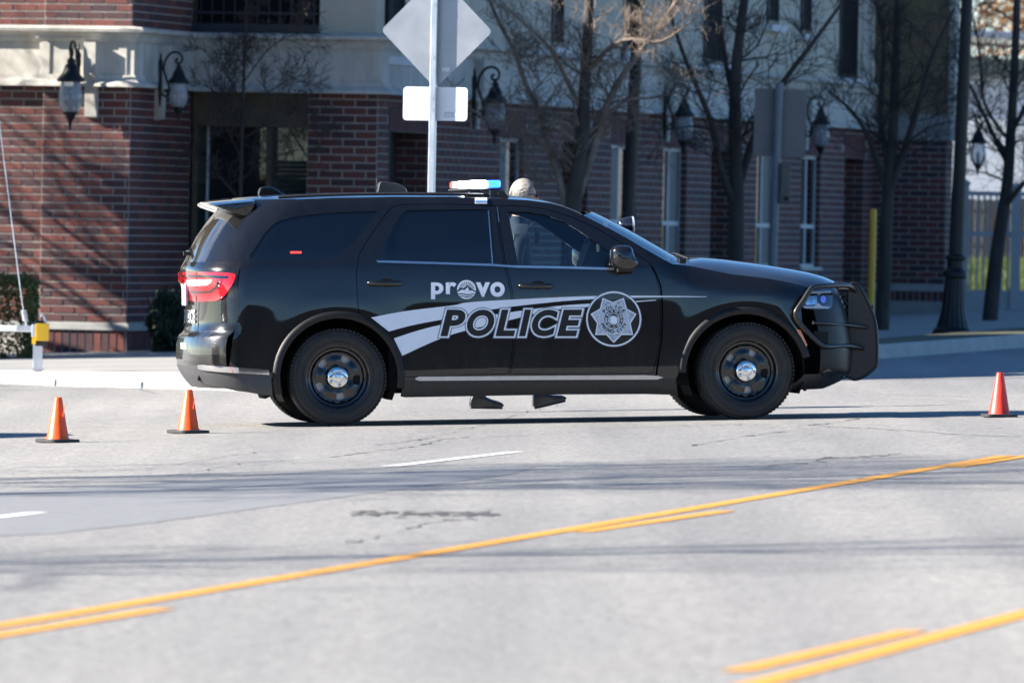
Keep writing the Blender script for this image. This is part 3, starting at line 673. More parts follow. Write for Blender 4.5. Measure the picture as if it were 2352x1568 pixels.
# ---- wheels
def make_wheel(sg, steer, loc):
    """steel wheel; outer face towards local -y for the near side (sg=1)"""
    # rim disc with five holes
    holes = []
    for k in range(5):
        a = R_(8+72*k); pts = [(.118, -.020), (.121, .020), (.128, .031), (.150, .036), (.170, .036), (.176, .020), (.176, -.020), (.170, -.036), (.150, -.036), (.128, -.031)]
        holes.append([Vector((r*math.cos(a)-t*math.sin(a), -(r*math.sin(a)+t*math.cos(a)))) for r, t in chaikin(pts, 1)])
    v, t = triangulate(circle(0, 0, .208, 60), holes, .012)
    def depth(p):
        r = p.length; a = math.atan2(-p.y, p.x); sp_ = .5-.5*math.cos(5*(a-R_(8)))       # 1 on spokes
        return .045+.028*math.exp(-((r-.125)/.045)**2)*(.35+.65*sp_) + .012*math.exp(-((r-.19)/.012)**2) - .02*max(0, (r-.195)/.02)
    vs = [(p.x, -depth(p), p.y) for p in v]; fs = []
    for f in t:
        a, b, c = (Vector(vs[i]) for i in f); fs.append(f if (b-a).cross(c-a).y < 0 else (f[0], f[2], f[1]))
    k0 = len(vs); fl = []
    for h in holes:
        k = len(vs); n = len(h); vs += [(p.x, -depth(p), p.y) for p in h]+[(p.x*.985, -depth(p)+.02, p.y*.985) for p in h]
        fs += [(k+i, k+(i+1) % n, k+n+(i+1) % n, k+n+i) for i in range(n)]
    Mx = Matrix.Rotation(R_(90), 4, 'X')                 # lathe axis z -> -y
    rimmb = MB(); rimmb.add(vs, fs)
    rimmb.lathe([(.206, .045), (.222, .05), (.228, .085), (.236, .102), (.246, .106), (.250, .100), (.248, .05), (.225, -.02), (.225, -.1)], 48, Mx, False)
    wh = obj('wheel', rimmb.v, rimmb.f, STEEL, suv, autosmooth=45)
    wh.matrix_local = Matrix.Translation(loc) @ Matrix.Rotation(steer, 4, 'Z') @ (Matrix.Rotation(math.pi, 4, 'Z') if sg < 0 else Matrix())
    tp = [(.244, -.105), (.262, -.118), (.30, -.128), (.335, -.124), (.356, -.112), (.367, -.095)]
    g = [(-.095, -.062), (-.05, -.012), (.012, .05), (.062, .095)]
    tread = []
    for a, b in ((-.095, -.055), (-.047, -.006), (.006, .047), (.055, .095)): tread += [(TR-.010, a-.0035), (TR-(.003 if abs(a) > .08 else 0), a), (TR-(.003 if abs(b) > .08 else 0), b), (TR-.010, b+.0035)]
    prof = tp[:-1]+[(.367, -.099)]+tread[1:-1]+[(.367, .099)]+[(r, -z) for r, z in reversed(tp[:-1])]
    ty = MB(); ty.lathe(prof, 72, Mx, False)
    for k in range(72):                                   # shoulder blocks
        a = 6.2831853*k/72
        for z, tw in ((.108, .03), (-.108, -.03)):
            c2 = Vector((math.cos(a), 0, math.sin(a)))
            Mb = Matrix.Rotation(-a+math.pi/2, 3, 'Y') @ Matrix.Rotation(tw*6, 3, 'Z')
            ty.box(c2*(TR-.008)+Vector((0, -z, 0)), (.02, .030, .011), Mb)
    ty.build('tyre', RUB, wh, auto=35)
    lm = MB(); lm.lathe([(.268, .1225), (.270, .1245), (.272, .1225)], 60, Mx, False); lm.lathe([(.318, .1285), (.320, .130), (.322, .1283)], 60, Mx, False); lm.build('tyre_rib', RUB, wh, auto=50)
    hc = MB(); hc.lathe([(.083, .062), (.083, .084), (.078, .094), (.060, .100), (.042, .100), (.038, .094), (.034, .1), (.02, .103), (0, .104)], 40, Mx)
    hcap = hc.build('hub_cap', CHROME, wh, auto=50)
    for k in range(5):
        a = R_(-66+72*k); lg = MB(); c2 = Vector((.060*math.cos(a), -.099, -.060*math.sin(a)))
        lg.lathe([(.0, .004), (.008, .0035), (.0135, .001), (.015, -.004)], 12, Matrix.Translation(c2) @ Matrix.Rotation(R_(90), 4, 'X') @ Matrix.Scale(1.0, 4)); lg.build('lug_cover', SATIN, hcap, smooth=True)
    br = MB(); br.lathe([(.0, .0), (.185, .0), (.185, -.025), (.0, -.025)], 40, Mx); br.build('brake_disc', DISC, wh, auto=30)
    cl = MB(); cl.box((.15*math.cos(R_(0)), -.012, .02), (.07, .05, .15)); cl.build('brake_caliper', DARK, wh)
    vl = MB(); vl.tube([(.075, -.100, .205), (.08, -.12, .218)], .004, 6); vl.build('valve_stem', SATIN, wh)
    return wh
make_wheel(1, 0, (0, -.825, TR)); make_wheel(-1, 0, (0, .825, TR))
make_wheel(1, R_(5), (WB, -.825, TR)); make_wheel(-1, R_(5), (WB, .825, TR))

# ---- roof equipment
rb = at_v(1091, 441, 0); RW_ = rb[1]       # roof height at the bar
barw = rb[1]+.045; bu = at_v(1091, 430, 0)[0]
clear = mat('lightbar lens', (.75,.78,.82), .12, coat=1, var=.08, scale=80, emit=(.85,.92,1.0), estr=.35)
mb = MB(); mb.box((bu, 0, barw-.026), (.27, 1.16, .018)); o = mb.build('lightbar', mat('lightbar base', (.02,.02,.022), .5, var=.1), suv); bevel(o, .006)
def lens(name, u0, u1, y0, y1, m):
    q = MB(); q.box(((u0+u1)/2, (y0+y1)/2, barw+.012), (u1-u0, y1-y0, .056)); z = q.build(name, m, o); bevel(z, .012, 3); return z
redm = mat('red lightbar lens', (.6,.05,.05), .15, coat=1, var=.3, scale=120, emit=(1,.05,.03), estr=.05)
bluem = mat('blue lightbar lens', (.06,.2,.9), .15, coat=1, var=.2, scale=120, emit=(.012,.075,1.0), estr=3.2)
whitem = mat('lit lightbar lens', (.9,.92,.95), .15, coat=1, var=.05, scale=60, emit=(.86,.93,1.0), estr=14.0)
lens('lightbar_lens', bu-.12, bu+.12, .47, .575, redm); lens('lightbar_lens', bu-.12, bu+.12, .12, .465, clear); lens('lightbar_lens', bu-.12, bu+.12, -.10, .115, whitem)
lens('lightbar_lens', bu-.12, bu+.02, -.575, -.105, whitem); lens('lightbar_lens', bu+.025, bu+.125, -.575, -.105, bluem)
lens('lightbar_cap', bu-.10, bu+.015, -.60, -.576, whitem); lens('lightbar_cap', bu+.02, bu+.118, -.60, -.576, bluem)
for k in range(3):
    q = MB(); q.box((bu-.123, .48+.03*k, barw+.012), (.006, .02, .036)); q.build('led_module', mat('red led', (.5,.02,.02), .3, emit=(1, .06, .03), estr=1.2, var=.2, scale=90), o)
for k in range(5):
    q = MB(); q.box((bu-.123, .16+.06*k, barw+.012), (.006, .035, .036)); q.build('led_module', mat('unlit led', (.30,.31,.33), .3, var=.4, scale=90), o)
for du in (-.085, .10):
    q = MB(); q.prism([(-.07, -.065), (.07, -.065), (.045, -.005), (-.03, -.005)] if du < 0 else [(-.06, -.065), (.085, -.065), (.045, -.012), (-.06, -.005)], .05, Matrix.Translation((bu+du, -.56, barw-.03)) @ Matrix.Rotation(R_(90), 4, 'X')); z = q.build('lightbar_foot', PLAST, suv)
    q = MB(); q.tube([(bu+du, -.612, barw-.06), (bu+du, -.618, barw-.06)], .006, 8); q.build('bolt', CHROME, suv)
panel('lightbar_plate', [(1090.5,456),(1118.5,456.5),(1118.5,469.5),(1091,469.5)], mat('equipment label', (.72,.75,.8), .3, var=.05), suv, off=.012, flange=.004, grid=.03, both=False)
panel('lightbar_plate', [(1091.5,462.5),(1118,462.8),(1118,468),(1091.7,468)], mat('label band', (.10,.22,.42), .3, var=.1), suv, off=.0135, flange=0, grid=.03, both=False)
def fin(name, px, v, wd, m):
    p2 = [at_v(x, y, v) for x, y in px]; n = len(p2); vs = []; cuu = sum(p[0] for p in p2)/n; w0 = min(p[1] for p in p2)
    for y, k in ((-wd, .0), (-wd*.55, .6), (0, 1), (wd*.55, .6), (wd, .0)): vs += [(p[0], -v+y*(1-.55*max(0, (p[1]-w0))/.08), w0-.02+(p[1]-w0+.02)*(.9+.1*k) if k else p[1]*0+w0-.02+(p[1]-w0)*.25) for p in p2]
    fs = [(i*n+j, i*n+(j+1) % n, (i+1)*n+(j+1) % n, (i+1)*n+j) for i in range(4) for j in range(n)]
    q = MB(); q.add(vs, fs); return q.build(name, m, suv, auto=50)
def fin2(name, px, v, wd, m):
    p2 = [at_v(x, y, v) for x, y in px]; M = Matrix(((1, 0, 0, 0), (0, 0, 1, -v-wd/2), (0, 1, 0, 0), (0, 0, 0, 1)))
    q = MB(); q.prism([(p[0], p[1]) for p in p2], wd, M); o = q.build(name, m, suv); return bevel(o, wd*.32, 3)
fin2('shark_fin_antenna', chaikin([(592,455),(594,436),(599,429.5),(620,428.5),(632,433),(645,442),(654,447),(654,456)], 1), 0, .07, PAINT)
fin2('roof_antenna', chaikin([(865,446),(867,432),(871,416.5),(888,418),(908,420),(922,425),(931,432),(935,440),(935,446)], 1), 0, .09, PLAST)
a = at_v(867, 436, .05); b = at_v(865, 409, .05); MB().tube([(a[0], -.05, a[1]), (b[0], -.05, b[1])], .003, 5).build('whip_antenna', PLAST, suv)

# ---- push bumper
PBM = mat('push bumper steel', (.012,.012,.013), .38, var=.3, scale=25, bump=.08, bscale=300)
plate = chaikin([(1949,656),(1957,650),(1968,653),(1977,663),(1995,698),(2011,737),(2014,790),(2014,832),(2010,845),(1985,864),(1965,872),(1951,868),(1934,853),(1946,830),(1949,800),(1948,700)], 1)
for v in (.34, -.34):
    p2 = [at_v(x, y, .34) for x, y in plate]; M = Matrix(((1, 0, 0, 0), (0, 0, 1, -v-.02), (0, 1, 0, 0), (0, 0, 0, 1)))
    q = MB(); q.prism([(p[0], p[1]) for p in p2], .012, M); q.build('push_bumper_plate', PBM, suv)
    q = MB(); q.tube([(p[0], -v-.014, p[1]) for p in p2+p2[:1]], .013, 8, cap=False); q.build('push_bumper_edge', PBM, suv, auto=60)
q = MB(); tu = [at_v(1964, 662, .34), at_v(2008, 745, .34), at_v(2006, 840, .34)]
for p in (tu[0],): q.tube([(p[0], -.34, p[1]), (p[0], .34, p[1])], .026, 12)
for ww in (.50, .66, .82): q.box((at_v(2010, 790, .34)[0]-.02-.05*max(0, ww-.7), 0, ww), (.025, .70, .07))
q.build('push_bumper_crossbar', PBM, suv, auto=40)
def loop(sg):
    P = [((1964,668), .34), ((1950,657), .50), ((1935,655), .62), ((1900,656), .83), ((1872,659), .93), ((1862,664), .955), ((1845,690), .985), ((1830,712), 1.0), ((1828,722), 1.0), ((1833,736), .995), ((1860,768), .97), ((1884,790), .93), ((1900,796), .88), ((1940,794), .66), ((1960,796), .52), ((1982,800), .34)]
    pts = []
    for (x, y), v in P:
        p = at_v(x, y, v); pts.append((p[0], -sg*v, p[1]))
    MB().tube(catmull(pts, 4), .0205, 10).build('push_bumper_wrap', PBM, suv, auto=60)
    pts = []
    for (x, y), v in (((1866,741), .965), ((1900,743), .87), ((1940,746), .62), ((1995,752), .34)):
        p = at_v(x, y, v); pts.append((p[0], -sg*v, p[1]))
    MB().tube(catmull(pts, 4), .014, 8).build('push_bumper_wrap', PBM, suv, auto=60)
loop(1); loop(-1)
for x, y in ((1956,668),(1968,690),(1961,778),(1973,778),(1946,806),(1986,806),(1960,845),(1990,845)):
    p = at_v(x, y, .36); MB().lathe([(0, .009), (.008, .008), (.011, 0)], 8, Matrix.Translation((p[0], -.352, p[1])) @ Matrix.Rotation(R_(90), 4, 'X')).build('bolt', PBM, suv)

# ---- cabin
CAB = mat('cabin trim', (.012,.013,.015), .7, var=.3, scale=15); SEAT = mat('seat cloth', (.006,.0065,.008), .85, var=.3, scale=30, bump=.2, bscale=400)
for y in (-.42, .42):
    s_ = MB(); s_.box((1.62, y, .72), (.55, .50, .2)); s_.box((1.32, y, 1.0), (.16, .48, .55), Matrix.Rotation(R_(-10), 3, 'Y')); z = s_.build('seat', SEAT, suv); bevel(z, .05, 3)
    s_ = MB(); s_.box((1.27, y, 1.33), (.09, .26, .15)); z = s_.build('headrest', SEAT, suv); bevel(z, .03, 3)
s_ = MB(); s_.box((2.52, 0, 1.06), (.42, 1.5, .22)); s_.box((2.35, 0, .85), (.2, 1.5, .3)); z = s_.build('dashboard', CAB, suv); bevel(z, .05, 3)
s_ = MB(); s_.tube([(2.20+.06*math.sin(a), .42+.19*math.cos(a), 1.14+.17*math.sin(a)) for a in [6.2832*k/24 for k in range(25)]], .015, 8); s_.tube([(2.2, .42, 1.14), (2.45, .42, 1.05)], .03, 8); s_.build('steering_wheel', CAB, suv, auto=60)
s_ = MB(); a = at_v(1345, 575, .1); s_.box((a[0], -.05, a[1]-.02), (.02, .34, .22), Matrix.Rotation(R_(20), 3, 'Y')); s_.box((a[0]-.13, -.05, a[1]-.14), (.28, .34, .025)); s_.tube([(a[0]-.05, -.05, .6), (a[0]-.05, -.05, a[1]-.14)], .03, 8); z = s_.build('laptop', CAB, suv)
s_ = MB(); s_.box((a[0]+.16, .0, a[1]-.03), (.10, .16, .16)); s_.box((a[0]+.05, -.22, a[1]-.08), (.09, .06, .14)); s_.tube([(a[0]-.02,-.2,a[1]+.05),(a[0]+.02,-.2,a[1]+.085),(a[0]+.10,-.2,a[1]+.08),(a[0]+.13,-.2,a[1])], .012, 6); s_.build('radio_console', mat('console', (.05,.05,.055), .35, var=.2, scale=30), suv)
s_ = MB(); s_.box((1.05, 0, 1.15), (.03, 1.5, 1.0)); s_.build('partition', DARK, suv)
E2 = [(u, v-.03, w_-.035) for u, v, w_ in E]; C2 = [(q[0], q[1]-.05) for q in C]
crossloft('headliner', E2, C2, CAB, suv, 12, 2.6)
a = at_v(1395, 520, 0); s_ = MB(); s_.box((a[0], 0, a[1]), (.03, .24, .07)); s_.build('rear_view_mirror', CAB, suv)
# ================================================================== GROUND
def sheet(name, pts, m, h=0.0, skirt=0.0, parent=None):
    """flat sheet following the road's cross fall; pts are world (X, Y)"""
    n = len(pts); vs = [(p[0], p[1], gz(p[0])+h) for p in pts]; v2, t = triangulate([Vector((p[0], p[1])) for p in pts])
    vs = [(q.x, q.y, gz(q.x)+h) for q in v2]; fs = [f if (vs[f[1]][0]-vs[f[0]][0])*(vs[f[2]][1]-vs[f[0]][1])-(vs[f[1]][1]-vs[f[0]][1])*(vs[f[2]][0]-vs[f[0]][0]) > 0 else (f[0], f[2], f[1]) for f in t]
    if skirt:
        for i in range(n):
            a, b = pts[i], pts[(i+1) % n]; k = len(vs)
            vs += [(a[0], a[1], gz(a[0])+h), (b[0], b[1], gz(b[0])+h), (b[0], b[1], gz(b[0])+h-skirt), (a[0], a[1], gz(a[0])+h-skirt)]; fs.append((k, k+3, k+2, k+1))
    o = obj(name, vs, fs, m, parent)
    return o
def asphalt():
    m = bpy.data.materials.new('aged asphalt'); m.use_nodes = True; n = m.node_tree.nodes; l = m.node_tree.links; b = n['Principled BSDF']; b.inputs['Roughness'].default_value = .82; b.inputs['Specular IOR Level'].default_value = .3
    tc = n.new('ShaderNodeTexCoord'); big = n.new('ShaderNodeTexNoise'); big.inputs['Scale'].default_value = .22; big.inputs['Detail'].default_value = 5
    mp = n.new('ShaderNodeMapping'); mp.inputs['Rotation'].default_value = (0, 0, R_(13.5)); mp.inputs['Scale'].default_value = (1, .22, 1); l.new(tc.outputs['Object'], mp.inputs[0]); l.new(mp.outputs[0], big.inputs['Vector'])
    r1 = n.new('ShaderNodeValToRGB'); r1.color_ramp.elements[0].position = .32; r1.color_ramp.elements[1].position = .7; r1.color_ramp.elements[0].color = (.250, .247, .246, 1); r1.color_ramp.elements[1].color = (.370, .356, .335, 1); l.new(big.outputs[0], r1.inputs[0])
    fine = n.new('ShaderNodeTexNoise'); fine.inputs['Scale'].default_value = 24; fine.inputs['Detail'].default_value = 6; fine.inputs['Roughness'].default_value = .8; l.new(tc.outputs['Object'], fine.inputs['Vector'])
    r2 = n.new('ShaderNodeValToRGB'); r2.color_ramp.elements[0].position = .30; r2.color_ramp.elements[1].position = .66; r2.color_ramp.elements[0].color = (.30, .30, .31, 1); r2.color_ramp.elements[1].color = (1.52, 1.51, 1.48, 1); l.new(fine.outputs[0], r2.inputs[0])
    vo = n.new('ShaderNodeTexVoronoi'); vo.inputs['Scale'].default_value = 70; l.new(tc.outputs['Object'], vo.inputs['Vector']); r3 = n.new('ShaderNodeValToRGB'); r3.color_ramp.elements[0].position = 0; r3.color_ramp.elements[1].position = .5; r3.color_ramp.elements[0].color = (1.45, 1.45, 1.45, 1); r3.color_ramp.elements[1].color = (.82, .82, .82, 1); l.new(vo.outputs[0], r3.inputs[0])
    st = n.new('ShaderNodeTexNoise'); st.inputs['Scale'].default_value = .9; st.inputs['Detail'].default_value = 6; l.new(mp.outputs[0], st.inputs['Vector']); r4 = n.new('ShaderNodeValToRGB'); r4.color_ramp.elements[0].position = .66; r4.color_ramp.elements[1].position = .80; r4.color_ramp.elements[0].color = (1, 1, 1, 1); r4.color_ramp.elements[1].color = (.78, .78, .80, 1); l.new(st.outputs[0], r4.inputs[0])
    prev = r1.outputs[0]
    tk = n.new('ShaderNodeTexNoise'); tk.inputs['Scale'].default_value = 1.0; tk.inputs['Detail'].default_value = 3; mp2 = n.new('ShaderNodeMapping'); mp2.inputs['Rotation'].default_value = (0, 0, R_(13.5)); mp2.inputs['Scale'].default_value = (1.3, .025, 1); l.new(tc.outputs['Object'], mp2.inputs[0]); l.new(mp2.outputs[0], tk.inputs['Vector'])
    r5 = n.new('ShaderNodeValToRGB'); r5.color_ramp.elements[0].position = .38; r5.color_ramp.elements[1].position = .62; r5.color_ramp.elements[0].color = (.86, .86, .87, 1); r5.color_ramp.elements[1].color = (1.04, 1.035, 1.02, 1); l.new(tk.outputs[0], r5.inputs[0])
    md = n.new('ShaderNodeTexNoise'); md.inputs['Scale'].default_value = 7; md.inputs['Detail'].default_value = 7; md.inputs['Roughness'].default_value = .75; l.new(tc.outputs['Object'], md.inputs['Vector']); r6 = n.new('ShaderNodeValToRGB'); r6.color_ramp.elements[0].position = .3; r6.color_ramp.elements[1].position = .7; r6.color_ramp.elements[0].color = (.82, .82, .83, 1); r6.color_ramp.elements[1].color = (1.14, 1.135, 1.12, 1); l.new(md.outputs[0], r6.inputs[0])
    for r in (r2, r3, r4, r5, r6):
        mx = n.new('ShaderNodeMix'); mx.data_type = 'RGBA'; mx.blend_type = 'MULTIPLY'; mx.inputs[0].default_value = 1; l.new(prev, mx.inputs[6]); l.new(r.outputs[0], mx.inputs[7]); prev = mx.outputs[2]
    l.new(prev, b.inputs['Base Color'])
    bp = n.new('ShaderNodeBump'); bp.inputs['Strength'].default_value = .5; bp.inputs['Distance'].default_value = .012; l.new(fine.outputs[0], bp.inputs['Height']); l.new(bp.outputs[0], b.inputs['Normal'])
    return m
ASPH = asphalt()
CONC = mat('pale concrete', (.50,.48,.44), .85, col2=(.60,.58,.54), scale=1.2, bump=.2, bscale=60)
WALKM = mat('concrete walk', (.26,.255,.245), .85, col2=(.34,.33,.31), scale=1.0, bump=.2, bscale=60)
CURB = mat('kerb concrete', (.40,.39,.37), .85, var=.15, scale=3, bump=.3, bscale=50)
road = sheet('road', [(-700,-120),(700,-120),(700,1500),(-700,1500)], ASPH); tag(road, kind='structure')
# paint on the road, each dash and line its own part
YEL = mat('yellow road paint', (.58,.255,.022), .7, col2=(.68,.33,.04), scale=2.2, bump=.1, bscale=60); WHT = mat('white road paint', (.78,.78,.78), .7, col2=(.66,.66,.66), scale=5)
def stripe(name, p, q, wd, m, h=.004):
    p = Vector((p[0], p[1])); q = Vector((q[0], q[1])); d = (q-p).normalized(); nn = Vector((-d.y, d.x))*wd/2
    n = max(2, int((q-p).length/1.5)); rnd = random.Random(int(p.x*100)); L = []; Rr = []
    for i in range(n+1):
        c = p+(q-p)*i/n; L.append(c+nn*(1+rnd.uniform(-.06, .06))); Rr.append(c-nn*(1+rnd.uniform(-.06, .06)))
    vs = [(a.x, a.y, gz(a.x)+h) for a in L+Rr]; k = n+1
    return obj(name, vs, [(i, k+i, k+i+1, i+1) for i in range(n)], m, road)
g2 = lambda x, y: ground(x, y)
a, b = g2(0, 1437), g2(2310, 1047); d = (b-a).normalized(); stripe('yellow_line', a-d*20, b, .125, YEL)
a, b = g2(1780, 1560), g2(2352, 1410); d = (b-a).normalized(); stripe('yellow_line', a-d*14, b+d*60, .125, YEL)
a, b = g2(0, 1459), g2(372, 1398); d = (b-a).normalized(); stripe('yellow_dash', b-d*3.1, b, .115, YEL); b0 = b
stripe('yellow_dash', g2(1335, 1222), g2(1664, 1174), .115, YEL); stripe('yellow_dash', g2(2195, 1073), g2(2500, 1026), .115, YEL)
stripe('yellow_dash', g2(1690, 1542), g2(2095, 1449), .115, YEL)
a, b = g2(897, 1071), g2(1185, 1038); stripe('white_dash', a, b, .12, WHT); d = (b-a).normalized(); e = g2(88, 1177); stripe('white_dash', e-d*3.4, e, .12, WHT)
# worn road paint: chips show the asphalt below
for m_ in (YEL, WHT):
    for nd in m_.node_tree.nodes:
        if nd.type == 'TEX_NOISE' and nd.inputs['Scale'].default_value < 10: nd.inputs['Scale'].default_value = 9; nd.inputs['Detail'].default_value = 9; nd.inputs['Roughness'].default_value = .8
        if nd.type == 'VALTORGB':
            cr_ = nd.color_ramp; c0 = tuple(cr_.elements[0].color); cr_.elements[0].position = .40; e_ = cr_.elements.new(.36); e_.color = (.27, .25, .22, 1)
# older, bluer resurfaced patch in the left lane
PATCH = mat('patched asphalt', (.165,.167,.174), .85, col2=(.225,.225,.228), scale=9, bump=.4, bscale=38, detail=8)
pp_ = [g2(*p) for p in ((-200,1240),(0,1231),(124,1225),(352,1200),(600,1166),(784,1142),(1000,1113),(1180,1088),(1230,1072),(1100,1076),(800,1088),(500,1102),(200,1118),(0,1130),(-200,1140))]
sheet('asphalt_patch', [(p.x, p.y) for p in pp_], PATCH, .002, 0, road)
# cracks sealed in tar, thin ribbons
TAR = mat('dark crack', (.075,.074,.075), .8, var=.3, scale=30)
def crack(pts, wd, seed):
    rnd = random.Random(seed); P = catmull([g2(*p) for p in pts], 9); L = []
    P = [q+Vector((rnd.uniform(-.03, .03), rnd.uniform(-.14, .14), 0)) for q in P]
    vs = []
    for i, q in enumerate(P):
        k = wd*.6*rnd.uniform(.2, 1.2)*(0.25 if i in (0, len(P)-1) else 1); vs += [(q.x-.004, q.y-k, gz(q.x)+.003), (q.x+.004, q.y+k, gz(q.x)+.003)]
    return obj('crack', vs, [(2*i, 2*i+2, 2*i+3, 2*i+1) for i in range(len(P)-1)], TAR, road)
for s_, (pts, wd) in enumerate([([(740,1052),(866,1036),(960,1024),(1020,1009),(1085,1003)], .10), ([(865,1022),(960,1010),(1020,997),(1110,976),(1220,944),(1300,928)], .08), ([(390,1092),(480,1078),(552,1064)], .09), ([(1589,1024),(1640,1014),(1725,1000),(1800,992)], .10), ([(1860,976),(1880,975),(1930,968),(1990,958)], .12), ([(1880,980),(2000,984),(2120,992),(2250,1000),(2352,1003)], .06), ([(1880,1058),(1900,1050),(1915,1052),(1990,1048),(2080,1042)], .10), ([(1760,1070),(1830,1064),(1900,1060)], .10), ([(800,1244),(860,1238),(930,1216),(1010,1198),(1090,1192)], .10), ([(1130,1003),(1240,998),(1400,985),(1560,978),(1700,975)], .05), ([(2000,905),(2100,908),(2352,916)], .04), ([(640,1036),(560,1042),(470,1056),(300,1078),(0,1080)], .03)]): crack(pts, wd, s_)
# dark seam patch in the lane
rnd = random.Random(4)
for k in range(120):
    x = 806+rnd.random()*340; y = 1179+rnd.gauss(0, 3.5)+(x-806)*.008; c = g2(x, y); r = rnd.uniform(.008, .03); n = 7
    obj('patch_stain', [(c.x+r*1.3*math.cos(6.283*i/n)*rnd.uniform(.6, 1.2), c.y+r*2.6*math.sin(6.283*i/n)*rnd.uniform(.6, 1.2), gz(c.x)+.0035) for i in range(n)], [tuple(range(n))], TAR, road)
# pavements round the corner
edge = [(-60, 99.5)] + [tuple(g2(*p)[:2]) for p in ((-300,874),(0,880),(150,886),(300,890),(450,894),(560,897),(800,899),(1100,893))] + [tuple(g2(1500, 866)[:2]), tuple(g2(1800, 841)[:2]), tuple(g2(2017, 824)[:2]), tuple(g2(2352, 798)[:2])]
E2v = Vector((math.sin(R_(13.5)), math.cos(R_(13.5)))); last = Vector(edge[-1]); edge.append(tuple(last+E2v*160))
edge = edge[:2]+[tuple(q) for q in catmull(edge[2:-1], 3)]+[edge[-1]]
walk = sheet('pavement', edge+[(-20, 330), (-60, 330)], WALKM, .05, .09); tag(walk, kind='structure')
rampnear = [(p[0], p[1]-.005) for p in edge[1:18]]
rampfar = [tuple(ground(*p, .05)[:2]) for p in ((700,862),(560,859.5),(440,857),(300,855),(150,853),(0,851),(-300,848))]
ramp = sheet('corner_ramp', rampnear+rampfar, CONC, .056, .09); tag(ramp, kind='structure')
for x0, y0, x1, y1 in ((212,859,330,890),(0,862,-60,880)):
    a, b = ground(x0, y0, .056), ground(x1, y1, .056); d = (b-a).normalized(); nn = Vector((-d.y, d.x, 0))*.006
    obj('expansion_joint', [(q.x, q.y, gz(q.x)+.0595) for q in (a-nn, b-nn, b+nn, a+nn)], [(0, 1, 2, 3)], mat('joint', (.25,.24,.22), .9, var=.1), ramp)
# raised kerb and planted strip along the main street
i0 = 20
kl = edge[i0:]; kerb_v = []; kf = []
for i, p in enumerate(kl):
    a = Vector(kl[max(0, i-1)]); b = Vector(kl[min(len(kl)-1, i+1)]); d = (b-a).normalized(); nn = Vector((-d.y, d.x)); q = Vector(p)
    for off, h in ((-.03, -.03), (0, .15), (.16, .15), (.17, -.02)): c = q+nn*off; kerb_v.append((c.x, c.y, gz(c.x)+h))
kf = [(4*i+j, 4*(i+1)+j, 4*(i+1)+j+1, 4*i+j+1) for i in range(len(kl)-1) for j in range(3)]
o = obj('kerb', kerb_v, kf, CURB); tag(o, kind='structure')
SOIL = mat('winter grass strip', (.045,.055,.022), .95, col2=(.10,.085,.05), scale=5, bump=.6, bscale=25)
ins = []; outs = []
for i, p in enumerate(kl):
    a = Vector(kl[max(0, i-1)]); b = Vector(kl[min(len(kl)-1, i+1)]); d = (b-a).normalized(); nn = Vector((-d.y, d.x)); ins.append(Vector(p)+nn*.165); outs.append(Vector(p)+nn*1.7)
o = sheet('planting_strip', [tuple(q) for q in ins]+[tuple(q) for q in reversed(outs)], SOIL, .13, .15); tag(o, kind='structure')

# ================================================================== CORNER BUILDING
AL = R_(13.5); e1 = Vector((math.cos(AL), -math.sin(AL), 0)); e2 = Vector((math.sin(AL), math.cos(AL), 0))
YK = 113.5; K1 = Vector(((290-1176)/FPX*YK, YK, 0)); BM = Matrix(((e1.x, e2.x, 0, K1.x), (e1.y, e2.y, 0, K1.y), (0, 0, 1, 0), (0, 0, 0, 1))); BI = BM.inverted()
LCB = BI @ CAM
def bl(px, py, ax, val):
    d = BI.to_3x3() @ ray(px, py); t = (val-LCB[ax])/d[ax]; return LCB+d*t
def fr_(px, py, b=0.0): p = bl(px, py, 1, b); return Vector((p.x, p.z))      # frontal plane b: (a, z)
def sd_(px, py, a=0.0): p = bl(px, py, 0, a); return Vector((p.y, p.z))      # side plane a: (b, z)
YK2 = 115.6; K2w = Vector(((858-1176)/FPX*YK2, YK2, 0)); k2 = BI @ K2w; A2, B2 = k2.x, k2.y
AP = fr_(96, 400)[0]
zt = lambda y: fr_(200, y)[1]
Z_SILLB, Z_SILLT, Z_FRT, Z_LB, Z_LT = zt(199), zt(172), zt(95), zt(79), zt(57)
BEND = sd_(2003, 400, A2)[0]
